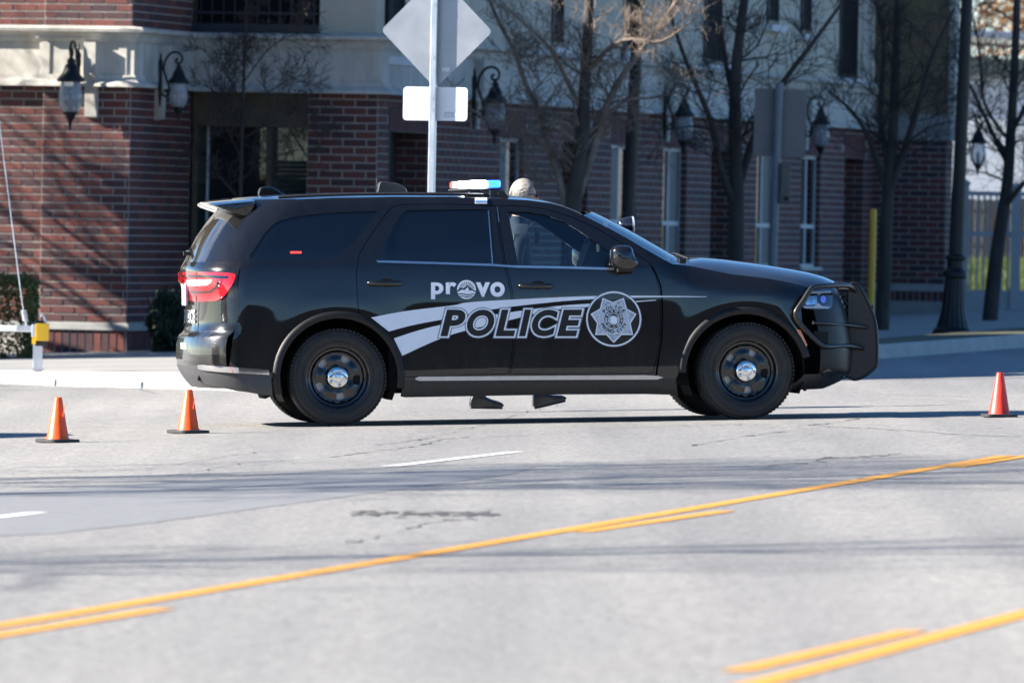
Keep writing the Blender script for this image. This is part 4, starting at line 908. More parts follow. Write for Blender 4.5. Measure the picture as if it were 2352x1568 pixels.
def brick_mat():
    m = bpy.data.materials.new('red brick'); m.use_nodes = True; n = m.node_tree.nodes; l = m.node_tree.links; b = n['Principled BSDF']; b.inputs['Roughness'].default_value = .8
    gi = n.new('ShaderNodeNewGeometry'); oi = n.new('ShaderNodeObjectInfo'); ad = n.new('ShaderNodeMath'); ad.operation = 'ADD'; l.new(gi.outputs['Random Per Island'], ad.inputs[0]); l.new(oi.outputs['Random'], ad.inputs[1]); fr2 = n.new('ShaderNodeMath'); fr2.operation = 'FRACT'; l.new(ad.outputs[0], fr2.inputs[0])
    r = n.new('ShaderNodeValToRGB'); r.color_ramp.interpolation = 'LINEAR'; e = r.color_ramp.elements; e[0].position = 0; e[0].color = (.120, .040, .032, 1); e[1].position = 1; e[1].color = (.165, .050, .039, 1)
    for p, c in ((.22, (.066, .032, .036)), (.42, (.145, .043, .035)), (.58, (.052, .030, .038)), (.78, (.125, .039, .034))): q = e.new(p); q.color = (*c, 1)
    l.new(fr2.outputs[0], r.inputs[0]); tc = n.new('ShaderNodeTexCoord'); nz = n.new('ShaderNodeTexNoise'); nz.inputs['Scale'].default_value = 25; nz.inputs['Detail'].default_value = 5; l.new(tc.outputs['Object'], nz.inputs['Vector'])
    mr = n.new('ShaderNodeMapRange'); mr.inputs['To Min'].default_value = .72; mr.inputs['To Max'].default_value = 1.25; l.new(nz.outputs[0], mr.inputs[0]); mx = n.new('ShaderNodeMix'); mx.data_type = 'RGBA'; mx.blend_type = 'MULTIPLY'; mx.inputs[0].default_value = 1; l.new(r.outputs[0], mx.inputs[6]); l.new(mr.outputs[0], mx.inputs[7]); l.new(mx.outputs[2], b.inputs['Base Color'])
    bp = n.new('ShaderNodeBump'); bp.inputs['Strength'].default_value = .3; bp.inputs['Distance'].default_value = .004; l.new(nz.outputs[0], bp.inputs['Height']); l.new(bp.outputs[0], b.inputs['Normal'])
    return m
BRICK = brick_mat()
MORT = mat('mortar', (.33,.305,.28), .92, var=.15, scale=4, bump=.2, bscale=120)
PRE = mat('precast stone', (.38,.355,.31), .8, col2=(.60,.575,.525), scale=3.2, bump=.1, bscale=60, stretch=(1.6, 1.6, .45))
STUC = mat('cream stucco', (.44,.405,.325), .9, col2=(.52,.48,.39), scale=1.6, bump=.25, bscale=70)
BRST = mat('brown stucco', (.17,.125,.07), .9, col2=(.21,.155,.09), scale=1.6, bump=.25, bscale=70)
GRST = mat('grey stucco band', (.26,.26,.25), .9, var=.1, scale=2)
TANF = mat('tan frame', (.11,.088,.055), .7, var=.1, scale=4)
WFR = mat('pale window frame', (.50,.52,.53), .5, var=.06, scale=6); DFR = mat('dark blue metal', (.022,.028,.040), .5, var=.2, scale=6)
PANE = mat('window pane', (.010,.014,.016), .03, spec=.5, var=.3, scale=1.5)
SCREEN = mat('insect screen', (.012,.013,.015), .8, spec=.1, var=.2, scale=6); PANEL = mat('blue grey panel', (.055,.065,.080), .55, var=.12, scale=4)
INT = mat('dark interior', (.01,.01,.01), .9, var=.2)
bldg = thing('corner_building', 'red brick corner building with cream stone cornice, wall lanterns and tall narrow windows', 'building', BM)
BRW, BRH, JT = .301, .0965, .0135
# shared brick meshes (front face proud of the mortar by 8 mm)
def brick_mesh(nm, w_, h_, d_=.04):
    me = bpy.data.meshes.new(nm); a, b, e = w_/2, h_/2, .004
    v = [(-a, 0, -b), (a, 0, -b), (a, 0, b), (-a, 0, b), (-a+e, -d_, -b+e), (a-e, -d_, -b+e), (a-e, -d_, b-e), (-a+e, -d_, b-e)]
    me.from_pydata(v, [], [(4, 5, 6, 7), (0, 1, 5, 4), (1, 2, 6, 5), (2, 3, 7, 6), (3, 0, 4, 7)]); me.materials.append(BRICK); return me
BME = {}
def bricks(wall, c0, c1, z0, z1, place, single, mbj=None, holes=(), bw=BRW, bh=BRH, zoff=0.0, bond=True):
    """lay a running bond on one wall face; place(c, z) -> (point, outward axis 'f' or 's')"""
    row = 0; z = z0
    nrow = int(round((z1-z0)/bh)); bhh = (z1-z0)/max(1, nrow)
    for r in range(nrow):
        zc = z0+bhh*(r+.5); c = c0-(bw/2 if (r % 2 and bond) else 0)
        while c < c1-.02:
            a, b = max(c, c0), min(c+bw, c1); c += bw
            wd = b-a-JT
            if wd < .03: continue
            m = (a+b)/2
            if any(h[0]-.02 < m < h[1]+.02 and h[2] < zc < h[3] for h in holes): continue
            p, kind = place(m, zc); jit = random.uniform(-.0015, .0015)
            if single:
                key = (round(wd, 3), round(bhh, 3))
                if key not in BME: BME[key] = brick_mesh('brick', wd, bhh-JT)
                o = bpy.data.objects.new('brick', BME[key]); link(o, wall); o.location = p
                if kind == 's': o.rotation_euler = (0, 0, R_(90))
                if kind == 'f': o.location.y += .032+jit
                else: o.location.x -= .032+jit
            else:
                x, zz, e = wd/2, (bhh-JT)/2, .004
                if kind == 'f': q = lambda s_, t, dp: (p.x+s_, p.y-dp, p.z+t)
                else: q = lambda s_, t, dp: (p.x+dp, p.y+s_, p.z+t)
                d0 = .008+jit
                mbj.add([q(-x, -zz, -.004), q(x, -zz, -.004), q(x, zz, -.004), q(-x, zz, -.004), q(-x+e, -zz+e, d0), q(x-e, -zz+e, d0), q(x-e, zz-e, d0), q(-x+e, zz-e, d0)], [(4, 5, 6, 7), (0, 1, 5, 4), (1, 2, 6, 5), (2, 3, 7, 6), (3, 0, 4, 7)])
random.seed(3)
ZB = -.5
def slab(name, a0, a1, b0, b1, z0, z1, m, parent=None):
    q = MB(); q.box(((a0+a1)/2, (b0+b1)/2, (z0+z1)/2), (a1-a0, b1-b0, z1-z0)); return q.build(name, m, parent or bldg)
Z_BANDT, Z_BANDB, Z_SOLB, Z_BASE = zt(739), zt(757), zt(812), zt(822)
TOPT = 6.4; TOPM = 9.5
# --- tower: pier front, left wall, side
fw = slab('front_wall', AP, 0, 0, .3, ZB, TOPT, MORT); lw = slab('front_wall', -9, AP, .12, .4, ZB, TOPT, MORT)
sw = slab('side_wall', -.3, -.001, .301, B2, ZB, TOPT, MORT)
ff = lambda m, z: (Vector((m, 0, z)), 'f')
vis_top = zt(-25)
bricks(fw, AP, 0, Z_BANDT, Z_SILLB+.03, ff, True); bricks(fw, AP, 0, Z_LT-.02, vis_top, ff, True)
bricks(lw, fr_(-30, 400, .12)[0], AP, Z_BANDT, Z_SILLB+.03, lambda m, z: (Vector((m, .12, z)), 'f'), True)
bricks(lw, fr_(-30, 400, .12)[0], AP, Z_LT-.02, vis_top, lambda m, z: (Vector((m, .12, z)), 'f'), True)
j = MB(); bricks(sw, 0, B2, Z_BANDT, Z_SILLB+.03, lambda m, z: (Vector((0, m, z)), 's'), False, j); bricks(sw, 0, B2, Z_LT-.02, TOPT, lambda m, z: (Vector((0, m, z)), 's'), False, j)
for q in (tag(j.build('bricks', BRICK, sw), kind='stuff'),): pass
# soldier course below the band
bricks(fw, AP, 0, Z_SOLB, Z_BANDB, ff, True, bw=.099, bh=Z_BANDB-Z_SOLB, bond=False)
j = MB(); bricks(sw, 0, B2, Z_SOLB, Z_BANDB, lambda m, z: (Vector((0, m, z)), 's'), False, j, bw=.099, bh=Z_BANDB-Z_SOLB, bond=False)
tag(j.build('soldier_bricks', BRICK, sw), kind='stuff')
def sweep(name, prof, plan, m, parent=None):
    """profile (out, z) swept along a plan polyline, outward to the right, corners mitred"""
    n = len(plan); P = [Vector(p) for p in plan]; dirs = [(P[i+1]-P[i]).normalized() for i in range(n-1)]; rt = [Vector((d.y, -d.x)) for d in dirs]
    vs = []; k = len(prof)
    for i in range(n):
        if i == 0: mm = rt[0]
        elif i == n-1: mm = rt[-1]
        else: mm = (rt[i-1]+rt[i])/(1+rt[i-1].dot(rt[i]))
        vs += [(P[i].x+mm.x*o, P[i].y+mm.y*o, z) for o, z in prof]
    q = MB(); q.add(vs, [(i*k+j, i*k+(j+1) % k, (i+1)*k+(j+1) % k, (i+1)*k+j) for i in range(n-1) for j in range(k)]+[tuple(range(k)), tuple((n-1)*k+j for j in range(k))])
    return q.build(name, m, parent or bldg)
PLAN = [(-9, .12), (AP, .12), (AP, 0), (0, 0), (0, B2), (A2, B2), (A2, BEND)]
sweep('cornice_ledge', [(-.1, Z_LB-.02), (.10, Z_LB-.02), (.12, Z_LB+.01), (.19, Z_LB+.03), (.20, Z_LT-.05), (.17, Z_LT-.03), (-.1, Z_LT)], PLAN, PRE)
sweep('cornice_mould', [(-.1, Z_FRT-.01), (.06, Z_FRT-.01), (.085, Z_FRT+.03), (.09, Z_LB-.019), (-.1, Z_LB-.019)], PLAN, PRE)
sweep('frieze', [(-.1, Z_SILLT-.01), (.045, Z_SILLT-.01), (.045, Z_FRT-.008), (-.1, Z_FRT-.008)], PLAN, PRE)
sweep('sill_course', [(-.1, Z_SILLB), (.17, Z_SILLB), (.165, Z_SILLB+.035), (.075, Z_SILLT-.05), (.07, Z_SILLT-.0), (-.1, Z_SILLT-.0)], PLAN, PRE)
sweep('water_table', [(-.1, Z_BANDB), (.035, Z_BANDB), (.03, Z_BANDT-.02), (-.1, Z_BANDT)], [(-9, .12), (AP, .12), (AP, 0), (0, 0), (0, B2)], mat('stone band', (.33,.33,.32), .85, var=.12, scale=3))
sweep('plinth', [(-.1, ZB), (.04, ZB), (.04, Z_SOLB-.003), (-.1, Z_SOLB-.003)], [(-9, .12), (AP, .12), (AP, 0), (0, 0), (0, B2)], mat('plinth concrete', (.30,.29,.27), .9, var=.15, scale=3))
# recessed frieze panels framed by flat strips
def strips(kind, xs, off):
    for x in xs:
        p = fr_(x, 130)[0] if kind == 'f' else sd_(x, 130, 0 if x < 430 else A2)[0]
        a0 = 0 if x < 430 else A2
        if kind == 'f': slab('frieze_strip', p-.05, p+.05, -.062, -.04, Z_SILLT+.003, Z_FRT-.012, PRE)
        else: slab('frieze_strip', a0+.04, a0+.062, p-.06, p+.06, Z_SILLT+.003, Z_FRT-.012, PRE)
strips('f', (108, 285), 0); strips('s', (312, 415), 0)
# stone brackets behind the lanterns
def bracket(kind, x, a0=0.0):
    z0, z1 = Z_FRT-.015, zt(272)
    pr = [(.0, z1), (.10, z1+.02), (.115, Z_SILLB), (.185, Z_SILLT), (.185, z0), (.0, z0)]
    if kind == 'f':
        c = fr_(x, 180)[0]; M = Matrix(((0, 0, 1, c-.075), (-1, 0, 0, 0), (0, 1, 0, 0), (0, 0, 0, 1)))
    else:
        c = sd_(x, 200, a0)[0]; M = Matrix(((1, 0, 0, a0), (0, 0, 1, c-.075), (0, 1, 0, 0), (0, 0, 0, 1)))
    q = MB(); q.prism(pr, .15, M); q.build('stone_bracket', PRE, bldg); return c
# --- recessed frontal wall between tower and street facade
AR = fr_(705, 400, B2)[0]
slab('recess_wall', 0.001, A2-.001, B2+.45, B2+.7, ZB, TOPM, INT)
pw = slab('pier_wall', AR, A2, B2, B2+.45, ZB, Z_LT-.05, MORT)
zl = lambda y: fr_(640, y, B2)[1]
bricks(pw, AR, A2, ZB+.3, Z_SILLB+.03, lambda m, z: (Vector((m, B2, z)), 'f'), True)
slab('window_head', .0015, AR-.0015, B2+.10, B2+.449, zl(292), Z_SILLT, TANF)
slab('window_jamb', fr_(603, 400, B2)[0], fr_(615, 400, B2)[0], B2+.15, B2+.449, ZB, zl(292)-.002, TANF)
slab('window_jamb', .0015, .05, B2+.12, B2+.449, ZB, zl(292)-.002, TANF)
for x0, x1 in ((466, 602), (616, 702)): slab('window_pane', fr_(x0, 400, B2)[0], fr_(x1, 400, B2)[0], B2+.30, B2+.31, ZB, zl(292)-.003, PANE)
LOUV = mat('green louvre', (.035,.055,.05), .6, var=.2, scale=10)
for k in range(30):
    z = zl(296)-.055*k-.03
    for x0, x1 in ((428, 464), (612, 700)):
        if x0 > 600 and k < 7: continue
        q = MB(); a, b = fr_(x0, 400, B2)[0], fr_(x1, 400, B2)[0]; q.box(((a+b)/2, B2+.24, z), (b-a, .012, .05), Matrix.Rotation(R_(35), 3, 'X')); q.build('louvre_slat', LOUV, bldg)
slab('shutter_stile', fr_(464, 400, B2)[0], fr_(468, 400, B2)[0], B2+.2, B2+.26, ZB, zl(292)-.003, WFR)
# upper storey above the recess
zu = zl(-40)
slab('upper_window', .0015, fr_(733, 30, B2)[0], B2+.22, B2+.23, Z_LT-.03, TOPM, SCREEN)
slab('upper_sill', .0015, fr_(733, 30, B2)[0], B2-.03, B2+.21, Z_LT-.001, zl(56), DFR)
for k in range(11):
    a = .08+k*.145
    if a < fr_(728, 30, B2)[0]: slab('balcony_baluster', a, a+.016, B2+.06, B2+.076, zl(56)-.003, zl(56)+1.0, DFR)
slab('balcony_rail', .0015, fr_(733, 30, B2)[0], B2+.055, B2+.085, zl(56)+.12, zl(56)+.15, DFR); slab('balcony_rail', .0015, fr_(733, 30, B2)[0], B2+.05, B2+.09, zl(56)+1.0, zl(56)+1.05, DFR)
slab('upper_wall', fr_(733, 30, B2)[0]+.001, A2-.05, B2+.03, B2+.449, Z_LT-.03, TOPM, STUC)
# --- long street facade: piers between openings
zs = lambda x, y: sd_(x, y, A2)[1]
OPEN = [(891, 980, 'recess', .42), (1145, 1203, 'window', .10), (1290, 1350, 'recess', .40), (1402, 1461, 'window', .10), (1522, 1577, 'window', .12), (1632, 1689, 'recess', .42), (1737, 1784, 'window', .10), (1840, 1884, 'window', .10), (1938, 1984, 'recess', .42)]
# photograph columns are the visible far edge of each reveal; near edge where the opening begins
ops = []
for x0, x1, kd, dp in OPEN: ops.append((sd_(x0, 450, A2)[0], sd_(x1, 450, A2)[0], kd, dp))
ZWT = zs(1863, 358); ZWB = zs(1863, 614); ZRT = zs(1960, 388); TH = .45
cur = B2; wallz = Z_SILLB+.03
fac = MB(); facj = MB()
def pier(b0, b1, z0, z1, end=True, nm='facade_pier'):
    o = slab(nm, A2-TH, A2-.0005, b0+.0005, b1-.0005, z0, z1, MORT)
    jj = MB(); bricks(o, b0, b1, z0, z1, lambda m, z: (Vector((A2, m, z)), 's'), False, jj)
    if end: bricks(o, A2-TH, A2, z0, z1, lambda m, z: (Vector((m, b0, z)), 'f'), False, jj)
    tag(jj.build('bricks', BRICK, o), kind='stuff'); return o
zlow = -.4+BRH*0
for i, (b0, b1, kd, dp) in enumerate(ops):
    pier(cur if i else B2+.451, b0, zlow, ZWT, end=(i > 0))
    if i == 0:
        jj = MB(); bricks(bldg, B2, B2+.45, zlow, ZWT, lambda m, z: (Vector((A2, m, z)), 's'), False, jj); tag(jj.build('bricks', BRICK, pw), kind='stuff')
    cur = b1
    if kd == 'window':
        pier(b0, b1, zlow, ZWB, end=False, nm='spandrel')
        mid = (b0+b1)/2; a0 = A2-dp
        fr2 = MB()
        for u0, u1, v0, v1 in ((b0, b0+.05, ZWB, ZWT), (b1-.05, b1, ZWB, ZWT), (b0+.05, b1-.05, ZWT-.05, ZWT), (b0+.05, b1-.05, ZWB, ZWB+.05), (mid-.035, mid+.035, ZWB+.05, ZWT-.05)):
            fr2.box((a0, (u0+u1)/2, (v0+v1)/2), (.05, u1-u0-.002, v1-v0-.002))
        zm = zs(1863, 520)
        for u0, u1 in ((b0+.05, mid-.035), (mid+.035, b1-.05)): fr2.box((a0, (u0+u1)/2, zm), (.045, u1-u0, .06))
        wf = fr2.build('window', WFR, bldg)
        if i in (1, 3, 4, 6): g = MB(); g.box((a0+.012, (mid+.035+b1-.05)/2 if i in (4, 6) else (b0+.05+mid-.035)/2, (ZWB+ZWT)/2), (.02, (b1-b0)/2-.085, ZWT-ZWB-.11)); g.build('infill_panel', PANEL, wf)
        for u0, u1 in ((b0+.05, mid-.035), (mid+.035, b1-.05)):
            for v0, v1 in ((ZWB+.05, zm-.03), (zm+.03, ZWT-.05)):
                g = MB(); g.box((a0-.005, (u0+u1)/2, (v0+v1)/2), (.008, u1-u0, v1-v0)); g.build('pane', PANE, wf)
        s_ = MB(); s_.box((A2-.02, (b0+b1)/2, ZWB-.02), (.14, b1-b0+.1, .05)); s_.build('sill', PRE, wf)
    else:
        d_ = slab('recess_door', A2-TH+.01, A2-TH+.05, b0, b1, zlow, ZWT+.002, mat('dark door', (.03,.028,.025), .6, var=.2))
        slab('recess_jamb', A2-TH+.055, A2-.05, b0+.002, b0+.10, zlow, ZWT, TANF)
pier(cur, BEND, zlow, ZWT)
# wall above the openings, one run, with soldier lintels
up = slab('facade_head', A2-TH, A2-.0005, B2+.4515, BEND, ZWT+.001, wallz, MORT)
lint = [(b0-.05, b1+.05, ZWT, ZWT+.30) for b0, b1, kd, dp in ops]
jj = MB(); bricks(up, B2, BEND, ZWT, wallz, lambda m, z: (Vector((A2, m, z)), 's'), False, jj, holes=lint)
for b0, b1, z0, z1 in lint: bricks(up, b0, b1, z0, z1, lambda m, z: (Vector((A2+.004, m, z)), 's'), False, jj, bw=.0965, bh=.30, bond=False)
tag(jj.build('bricks', BRICK, up), kind='stuff')
# upper storey of the street facade
UW = [(892, 935, -300, 130), (1275, 1300, -300, 106), (1440, 1466, -300, 118), (1624, 1664, -300, 146), (1768, 1793, -300, 56), (1846, 1868, -300, 78), (1936, 1975, -300, 180)]
us = slab('upper_facade', A2-.5, A2-.06, B2+.4515, BEND, Z_LT-.04, TOPM, STUC)
for x0, x1, y0, y1 in UW:
    b0, b1 = sd_(x0, 100, A2)[0], sd_(x1, 100, A2)[0]; z0 = zs((x0+x1)/2, y1); z1 = min(TOPM-.4, z0+1.9)
    q = MB()
    for u0, u1, v0, v1 in ((b0, b0+.05, z0, z1), (b1-.05, b1, z0, z1), (b0+.05, b1-.05, z1-.05, z1), (b0+.05, b1-.05, z0, z0+.05)): q.box((A2-.055, (u0+u1)/2, (v0+v1)/2), (.06, u1-u0-.002, v1-v0-.002))
    wf = q.build('upper_window', DFR, bldg); g = MB(); g.box((A2-.058, (b0+b1)/2, (z0+z1)/2), (.01, b1-b0-.1, z1-z0-.1)); g.build('screen', SCREEN, wf)
    s_ = MB(); s_.box((A2-.01, (b0+b1)/2, z0-.06), (.16, b1-b0+.35, .10)); s_.build('sill', mat('white sill', (.6,.6,.6), .7, var=.08), wf)
    s_ = MB(); s_.box((A2-.04, (b0+b1)/2-.0, z1+.07), (.06, b1-b0+.2, .12)); s_.build('head', PRE, wf)
slab('corner_quoin', A2-.06, A2-.03, BEND-.75, BEND-.002, Z_LT-.03, TOPM, PRE)
# tower and main roofs
slab('tower_parapet', -9, .12, -.1, B2+.3, TOPT+.001, TOPT+.2, PRE); slab('main_roof', -9, A2+.1, B2+.31, BEND+8, TOPM+.001, TOPM+.25, PRE)
slab('rear_block', -9, -.31, .41, B2+.29, ZB, TOPT, STUC); slab('rear_block', -9, A2-.51, B2+.71, BEND+8, ZB, TOPM, STUC)
# --- projecting wing at the far end, facing the camera
AW = fr_(2172, 500, BEND)[0]
zw = lambda y: fr_(2090, y, BEND)[1]
wg = slab('wing_wall', A2+.0005, AW, BEND+.0, BEND+.45, ZB, zw(322), MORT)
jj = MB(); bricks(wg, A2, AW, zw(652), zw(322), lambda m, z: (Vector((m, BEND, z)), 'f'), False, jj); bricks(wg, BEND, BEND+.45, zw(652), zw(322), lambda m, z: (Vector((AW, m, z)), 's'), False, jj)
bricks(wg, A2, AW, zw(692), zw(668), lambda m, z: (Vector((m, BEND, z)), 'f'), False, jj, bw=.099, bh=zw(668)-zw(692), bond=False)
tag(jj.build('bricks', BRICK, wg), kind='stuff')
slab('wing_band', A2+.001, AW+.06, BEND-.05, BEND+.5, zw(322)+.001, zw(262), GRST); slab('wing_upper', A2+.001, AW-.0, BEND+.02, BEND+.45, zw(262)+.001, TOPM, BRST)
slab('wing_upper_trim', AW+.0005, AW+.10, BEND+.0, BEND+.35, zw(262)+.001, TOPM, PRE)
slab('wing_water_table', A2+.001, AW+.03, BEND-.035, BEND-.001, zw(668)+.001, zw(652)-.001, mat('stone band', (.33,.33,.32))); slab('wing_plinth', A2+.001, AW+.03, BEND-.03, BEND-.0015, ZB, zw(692)-.001, mat('plinth concrete', (.3, .29, .27)))
# ================================================================== WALL LANTERNS
IRON = mat('black cast iron', (.008,.010,.012), .42, spec=.3, var=.3, scale=20, bump=.1, bscale=150)
LGLASS = glass('lantern glass', (.72,.76,.80), .9, 1.5, .05)
_n = LGLASS.node_tree; _d = _n.nodes.new('ShaderNodeBsdfDiffuse'); _d.inputs[0].default_value = (.75, .78, .82, 1); _x = _n.nodes.new('ShaderNodeMixShader'); _x.inputs[0].default_value = .24
_o = _n.nodes['Material Output']; _s = _o.inputs[0].links[0].from_socket; _n.links.new(_s, _x.inputs[1]); _n.links.new(_d.outputs[0], _x.inputs[2]); _n.links.new(_x.outputs[0], _o.inputs[0]); CANDLE = mat('lamp holder', (.10,.11,.12), .5, var=.2)
def lantern(label, P, out, s):
    """P world point of the wall plate centre, out = outward direction"""
    out = Vector(out).normalized(); up = Vector((0, 0, 1)); y = up.cross(out)
    M = Matrix(((out.x*s, y.x*s, 0, P.x), (out.y*s, y.y*s, 0, P.y), (0, 0, s, P.z), (0, 0, 0, 1)))
    t = thing('wall_lantern', label, 'lantern', M, 'scroll-arm lanterns along the brick building')
    q = MB(); q.lathe([(.0, .335), (.012, .30), (.016, .24), (.028, .225), (.030, .12), (.024, .10), (.024, -.20), (.016, -.26), (.008, -.33), (0, -.34)], 10, Matrix.Translation((.012, 0, 0))); q.build('back_plate', IRON, t, auto=50)
    arm = catmull([(.035, 0, -.17), (.075, 0, -.205), (.11, 0, -.19), (.115, 0, -.15), (.085, 0, -.13), (.075, 0, -.16)], 4)
    q = MB(); q.tube(arm, .013, 8)
    q.tube(catmull([(.10, 0, -.20), (.125, 0, -.10), (.085, 0, .02), (.055, 0, .12), (.075, 0, .24), (.15, 0, .325), (.24, 0, .325), (.285, 0, .265), (.265, 0, .205), (.215, 0, .20), (.205, 0, .24), (.235, 0, .255)], 5), .0145, 8)
    q.tube([(.02, 0, .12), (.06, 0, .12)], .012, 6); q.build('arm', IRON, t, auto=60)
    L = Matrix.Translation((.245, 0, 0))
    q = MB(); q.lathe([(.0, .215), (.016, .205), (.020, .175), (.034, .165), (.040, .145), (.036, .13), (.060, .10), (.085, .03), (.122, -.012), (.134, -.03), (.132, -.045), (.10, -.05), (.0, -.05)], 20, L); q.build('cap', IRON, t, auto=45)
    q = MB(); q.lathe([(.092, -.05), (.100, -.10), (.112, -.18), (.113, -.23), (.098, -.29), (.068, -.335)], 20, L, False); q.build('glass_globe', LGLASS, t, smooth=True)
    q = MB(); q.lathe([(.072, -.33), (.074, -.345), (.050, -.36), (.046, -.39), (.026, -.41), (.018, -.44), (.012, -.47), (.014, -.485), (.0, -.51)], 16, L); q.build('finial', IRON, t, auto=45)
    q = MB(); q.lathe([(.0, -.15), (.016, -.17), (.022, -.20), (.022, -.33), (0, -.33)], 10, L); q.build('lamp_holder', CANDLE, t, auto=45)
    return t
Bw = lambda a, b, z: BM @ Vector((a, b, z))
c = bracket('f', 214); z1 = fr_(185, 97)[1]-.337*1.28; lantern('black scroll-arm lantern on the front of the brick corner pier', Bw(fr_(190, 150)[0], -.19, z1), -e2, 1.28)
b_ = bracket('s', 358); lantern('small black scroll-arm lantern round the corner on the brick pier side', Bw(.185, sd_(366, 180, .185)[0], bl(366, 119, 0, .185).z-.337), e1, 1.0)
for px, yt, s, lab in ((1087, 153, 1.19, 'black scroll-arm lantern beside the back of the rectangular sign plate'), (1526, 193, 1.17, 'black scroll-arm lantern between the fluted dark pole and the forked street tree'), (1846, 220, 1.12, 'black scroll-arm lantern beside the grey pole with a control box')):
    bracket('s', px-4, A2); lantern(lab, Bw(A2+.185, sd_(px, 200, A2+.185)[0], bl(px, yt, 0, A2+.185).z-.337*s), e1, s)
pp = bl(2210, 272, 0, AW); lantern('black scroll-arm lantern on the far wing beyond the street lamp post', Vector((pp.x, pp.y, 0)) and Bw(AW+.0, sd_(2208, 300, AW)[0], pp.z-.337), e1, 1.12)

# ================================================================== STREET LAMP POSTS
def lamp_post(label, base, lean, h=4.6, s=1.0):
    M = Matrix.Translation(base) @ Matrix.Rotation(lean, 4, 'Y') @ Matrix.Scale(s, 4)
    t = thing('street_lamp', label, 'lamp post', M, 'dark fluted street lamp posts')
    def flute(prof, n=32, d=.06):
        vs = []; k = len(prof)
        for r, z in prof:
            for i in range(n):
                rr = r*(1-(d if i % 2 else 0)); vs.append((rr*math.cos(6.2832*i/n), rr*math.sin(6.2832*i/n), z))
        return vs, [(j*n+i, j*n+(i+1) % n, (j+1)*n+(i+1) % n, (j+1)*n+i) for j in range(k-1) for i in range(n)]
    q = MB(); q.add(*flute([(.088, .92), (.080, 2.0), (.068, h)])); q.build('shaft', IRON, t)
    q = MB(); q.add(*flute([(.21, .10), (.17, .24), (.145, .36), (.125, .62), (.118, .74)])); q.build('fluted_base', IRON, t)
    q = MB(); q.lathe([(.0, -.1), (.25, -.1), (.25, .04), (.235, .10), (.2, .13)], 24); q.build('base_plinth', IRON, t, auto=40); q = MB(); q.lathe([(.115, .73), (.15, .75), (.155, .79), (.13, .83), (.10, .86), (.10, .95), (.13, .97), (.13, 1.0), (.09, 1.03)], 24); q.build('base_ring', IRON, t, auto=40)
    q = MB(); q.lathe([(.0, h+.75), (.03, h+.7), (.05, h+.62), (.20, h+.52), (.21, h+.5), (0, h+.5)], 20); q.build('cap', IRON, t, auto=40); q = MB(); q.lathe([(.07, h-.02), (.12, h+.04), (.0, h+.06)], 20); q.build('globe_seat', IRON, t, auto=40)
    q = MB(); q.lathe([(.11, h+.05), (.18, h+.25), (.185, h+.5)], 20, None, False); q.build('glass_globe', LGLASS, t, smooth=True)
    return t
lamp_post('dark fluted street lamp post standing between the brick facade windows and the SUV windscreen', stand(1428, 117), R_(1.9))
lb = ground(2187, 776); lamp_post('dark fluted street lamp post with stepped base beside the vinyl fence', Vector((lb.x, lb.y, lb.z)), R_(1.4), s=1.04)

# ================================================================== SIGN POST (seen from behind)
GALV = mat('galvanised steel', (.55,.57,.60), .35, .85, col2=(.68,.70,.73), scale=14, rvar=.12, stretch=(1, 1, .35)); ALU = mat('aluminium sign back', (.30,.32,.35), .45, .7, col2=(.36,.38,.41), scale=4, rvar=.1, stretch=(1, 1, 1))
PLW = mat('white sign back', (.72,.74,.77), .5, var=.05, scale=3)
YS = 88.0; sb = stand(986, YS); th = R_(-13.5)
SM = Matrix.Translation(sb) @ Matrix.Rotation(th, 4, 'Z')
sg = thing('sign_post', 'galvanised post carrying a diamond sign and a small plate, seen from behind', 'sign', SM)
def rrect(w_, h_, r, n=5):
    out = []
    for cx, cy, a0 in ((w_/2-r, h_/2-r, 0), (-w_/2+r, h_/2-r, 90), (-w_/2+r, -h_/2+r, 180), (w_/2-r, -h_/2+r, 270)):
        out += [(cx+r*math.cos(R_(a0+90*k/n)), cy+r*math.sin(R_(a0+90*k/n))) for k in range(n+1)]
    return out
pm = FPX/YS
zS = lambda y: at_y(990, y, YS).z-sb.z
q = MB(); q.box((0, 0, 2.2), (.062, .062, 5.2)); po = q.build('post', GALV, sg); bevel(po, .006)
q = MB()
for k in range(60): q.tube([(0, -.0312, .5+k*.05), (0, -.0318, .5+k*.05)], .006, 6)
dc = zS(71)
D = Matrix.Translation((.012, .038, dc)) @ Matrix.Rotation(R_(90), 4, 'X') @ Matrix.Rotation(R_(45), 4, 'Z')
side_l = 125/pm/math.cos(R_(13.5))*math.sqrt(2)+.02
q = MB(); q.prism(rrect(side_l, side_l, .045), .003, D); q.build('diamond_sign', ALU, sg)
q = MB(); q.prism(rrect(148/pm/.972, 77/pm, .035), .003, Matrix.Translation((.012, .038, zS(238.5))) @ Matrix.Rotation(R_(90), 4, 'X')); q.build('sign_plate', PLW, sg)
STK = mat('sticker', (.75,.77,.8), .4, var=.05); STB = mat('sticker print', (.12,.16,.24), .4, var=.1)
for cx, y0 in ((1013, 159), (1022, 263)):
    xx = (cx-990)/pm/.972+.012; zz = zS(y0)
    q = MB(); q.box((xx, .0335, zz), (.085, .0015, .048)); st = q.build('sticker', STB, sg)
    q = MB(); q.box((xx, .0325, zz), (.078, .0015, .041)); q.build('sticker_face', STK, st)
    for r in range(2):
        for k in range(5):
            q = MB(); q.box((xx-.028+k*.0135+(.004 if k > 2 else 0), .0314, zz+.010-.019*r), (.008, .001, .010)); q.build('sticker_print', STB, st)
for z in (dc+.25, dc-.25, zS(225), zS(252)):
    q = MB(); q.tube([(0, -.034, z), (0, -.040, z)], .009, 8); q.build('bolt', GALV, sg)

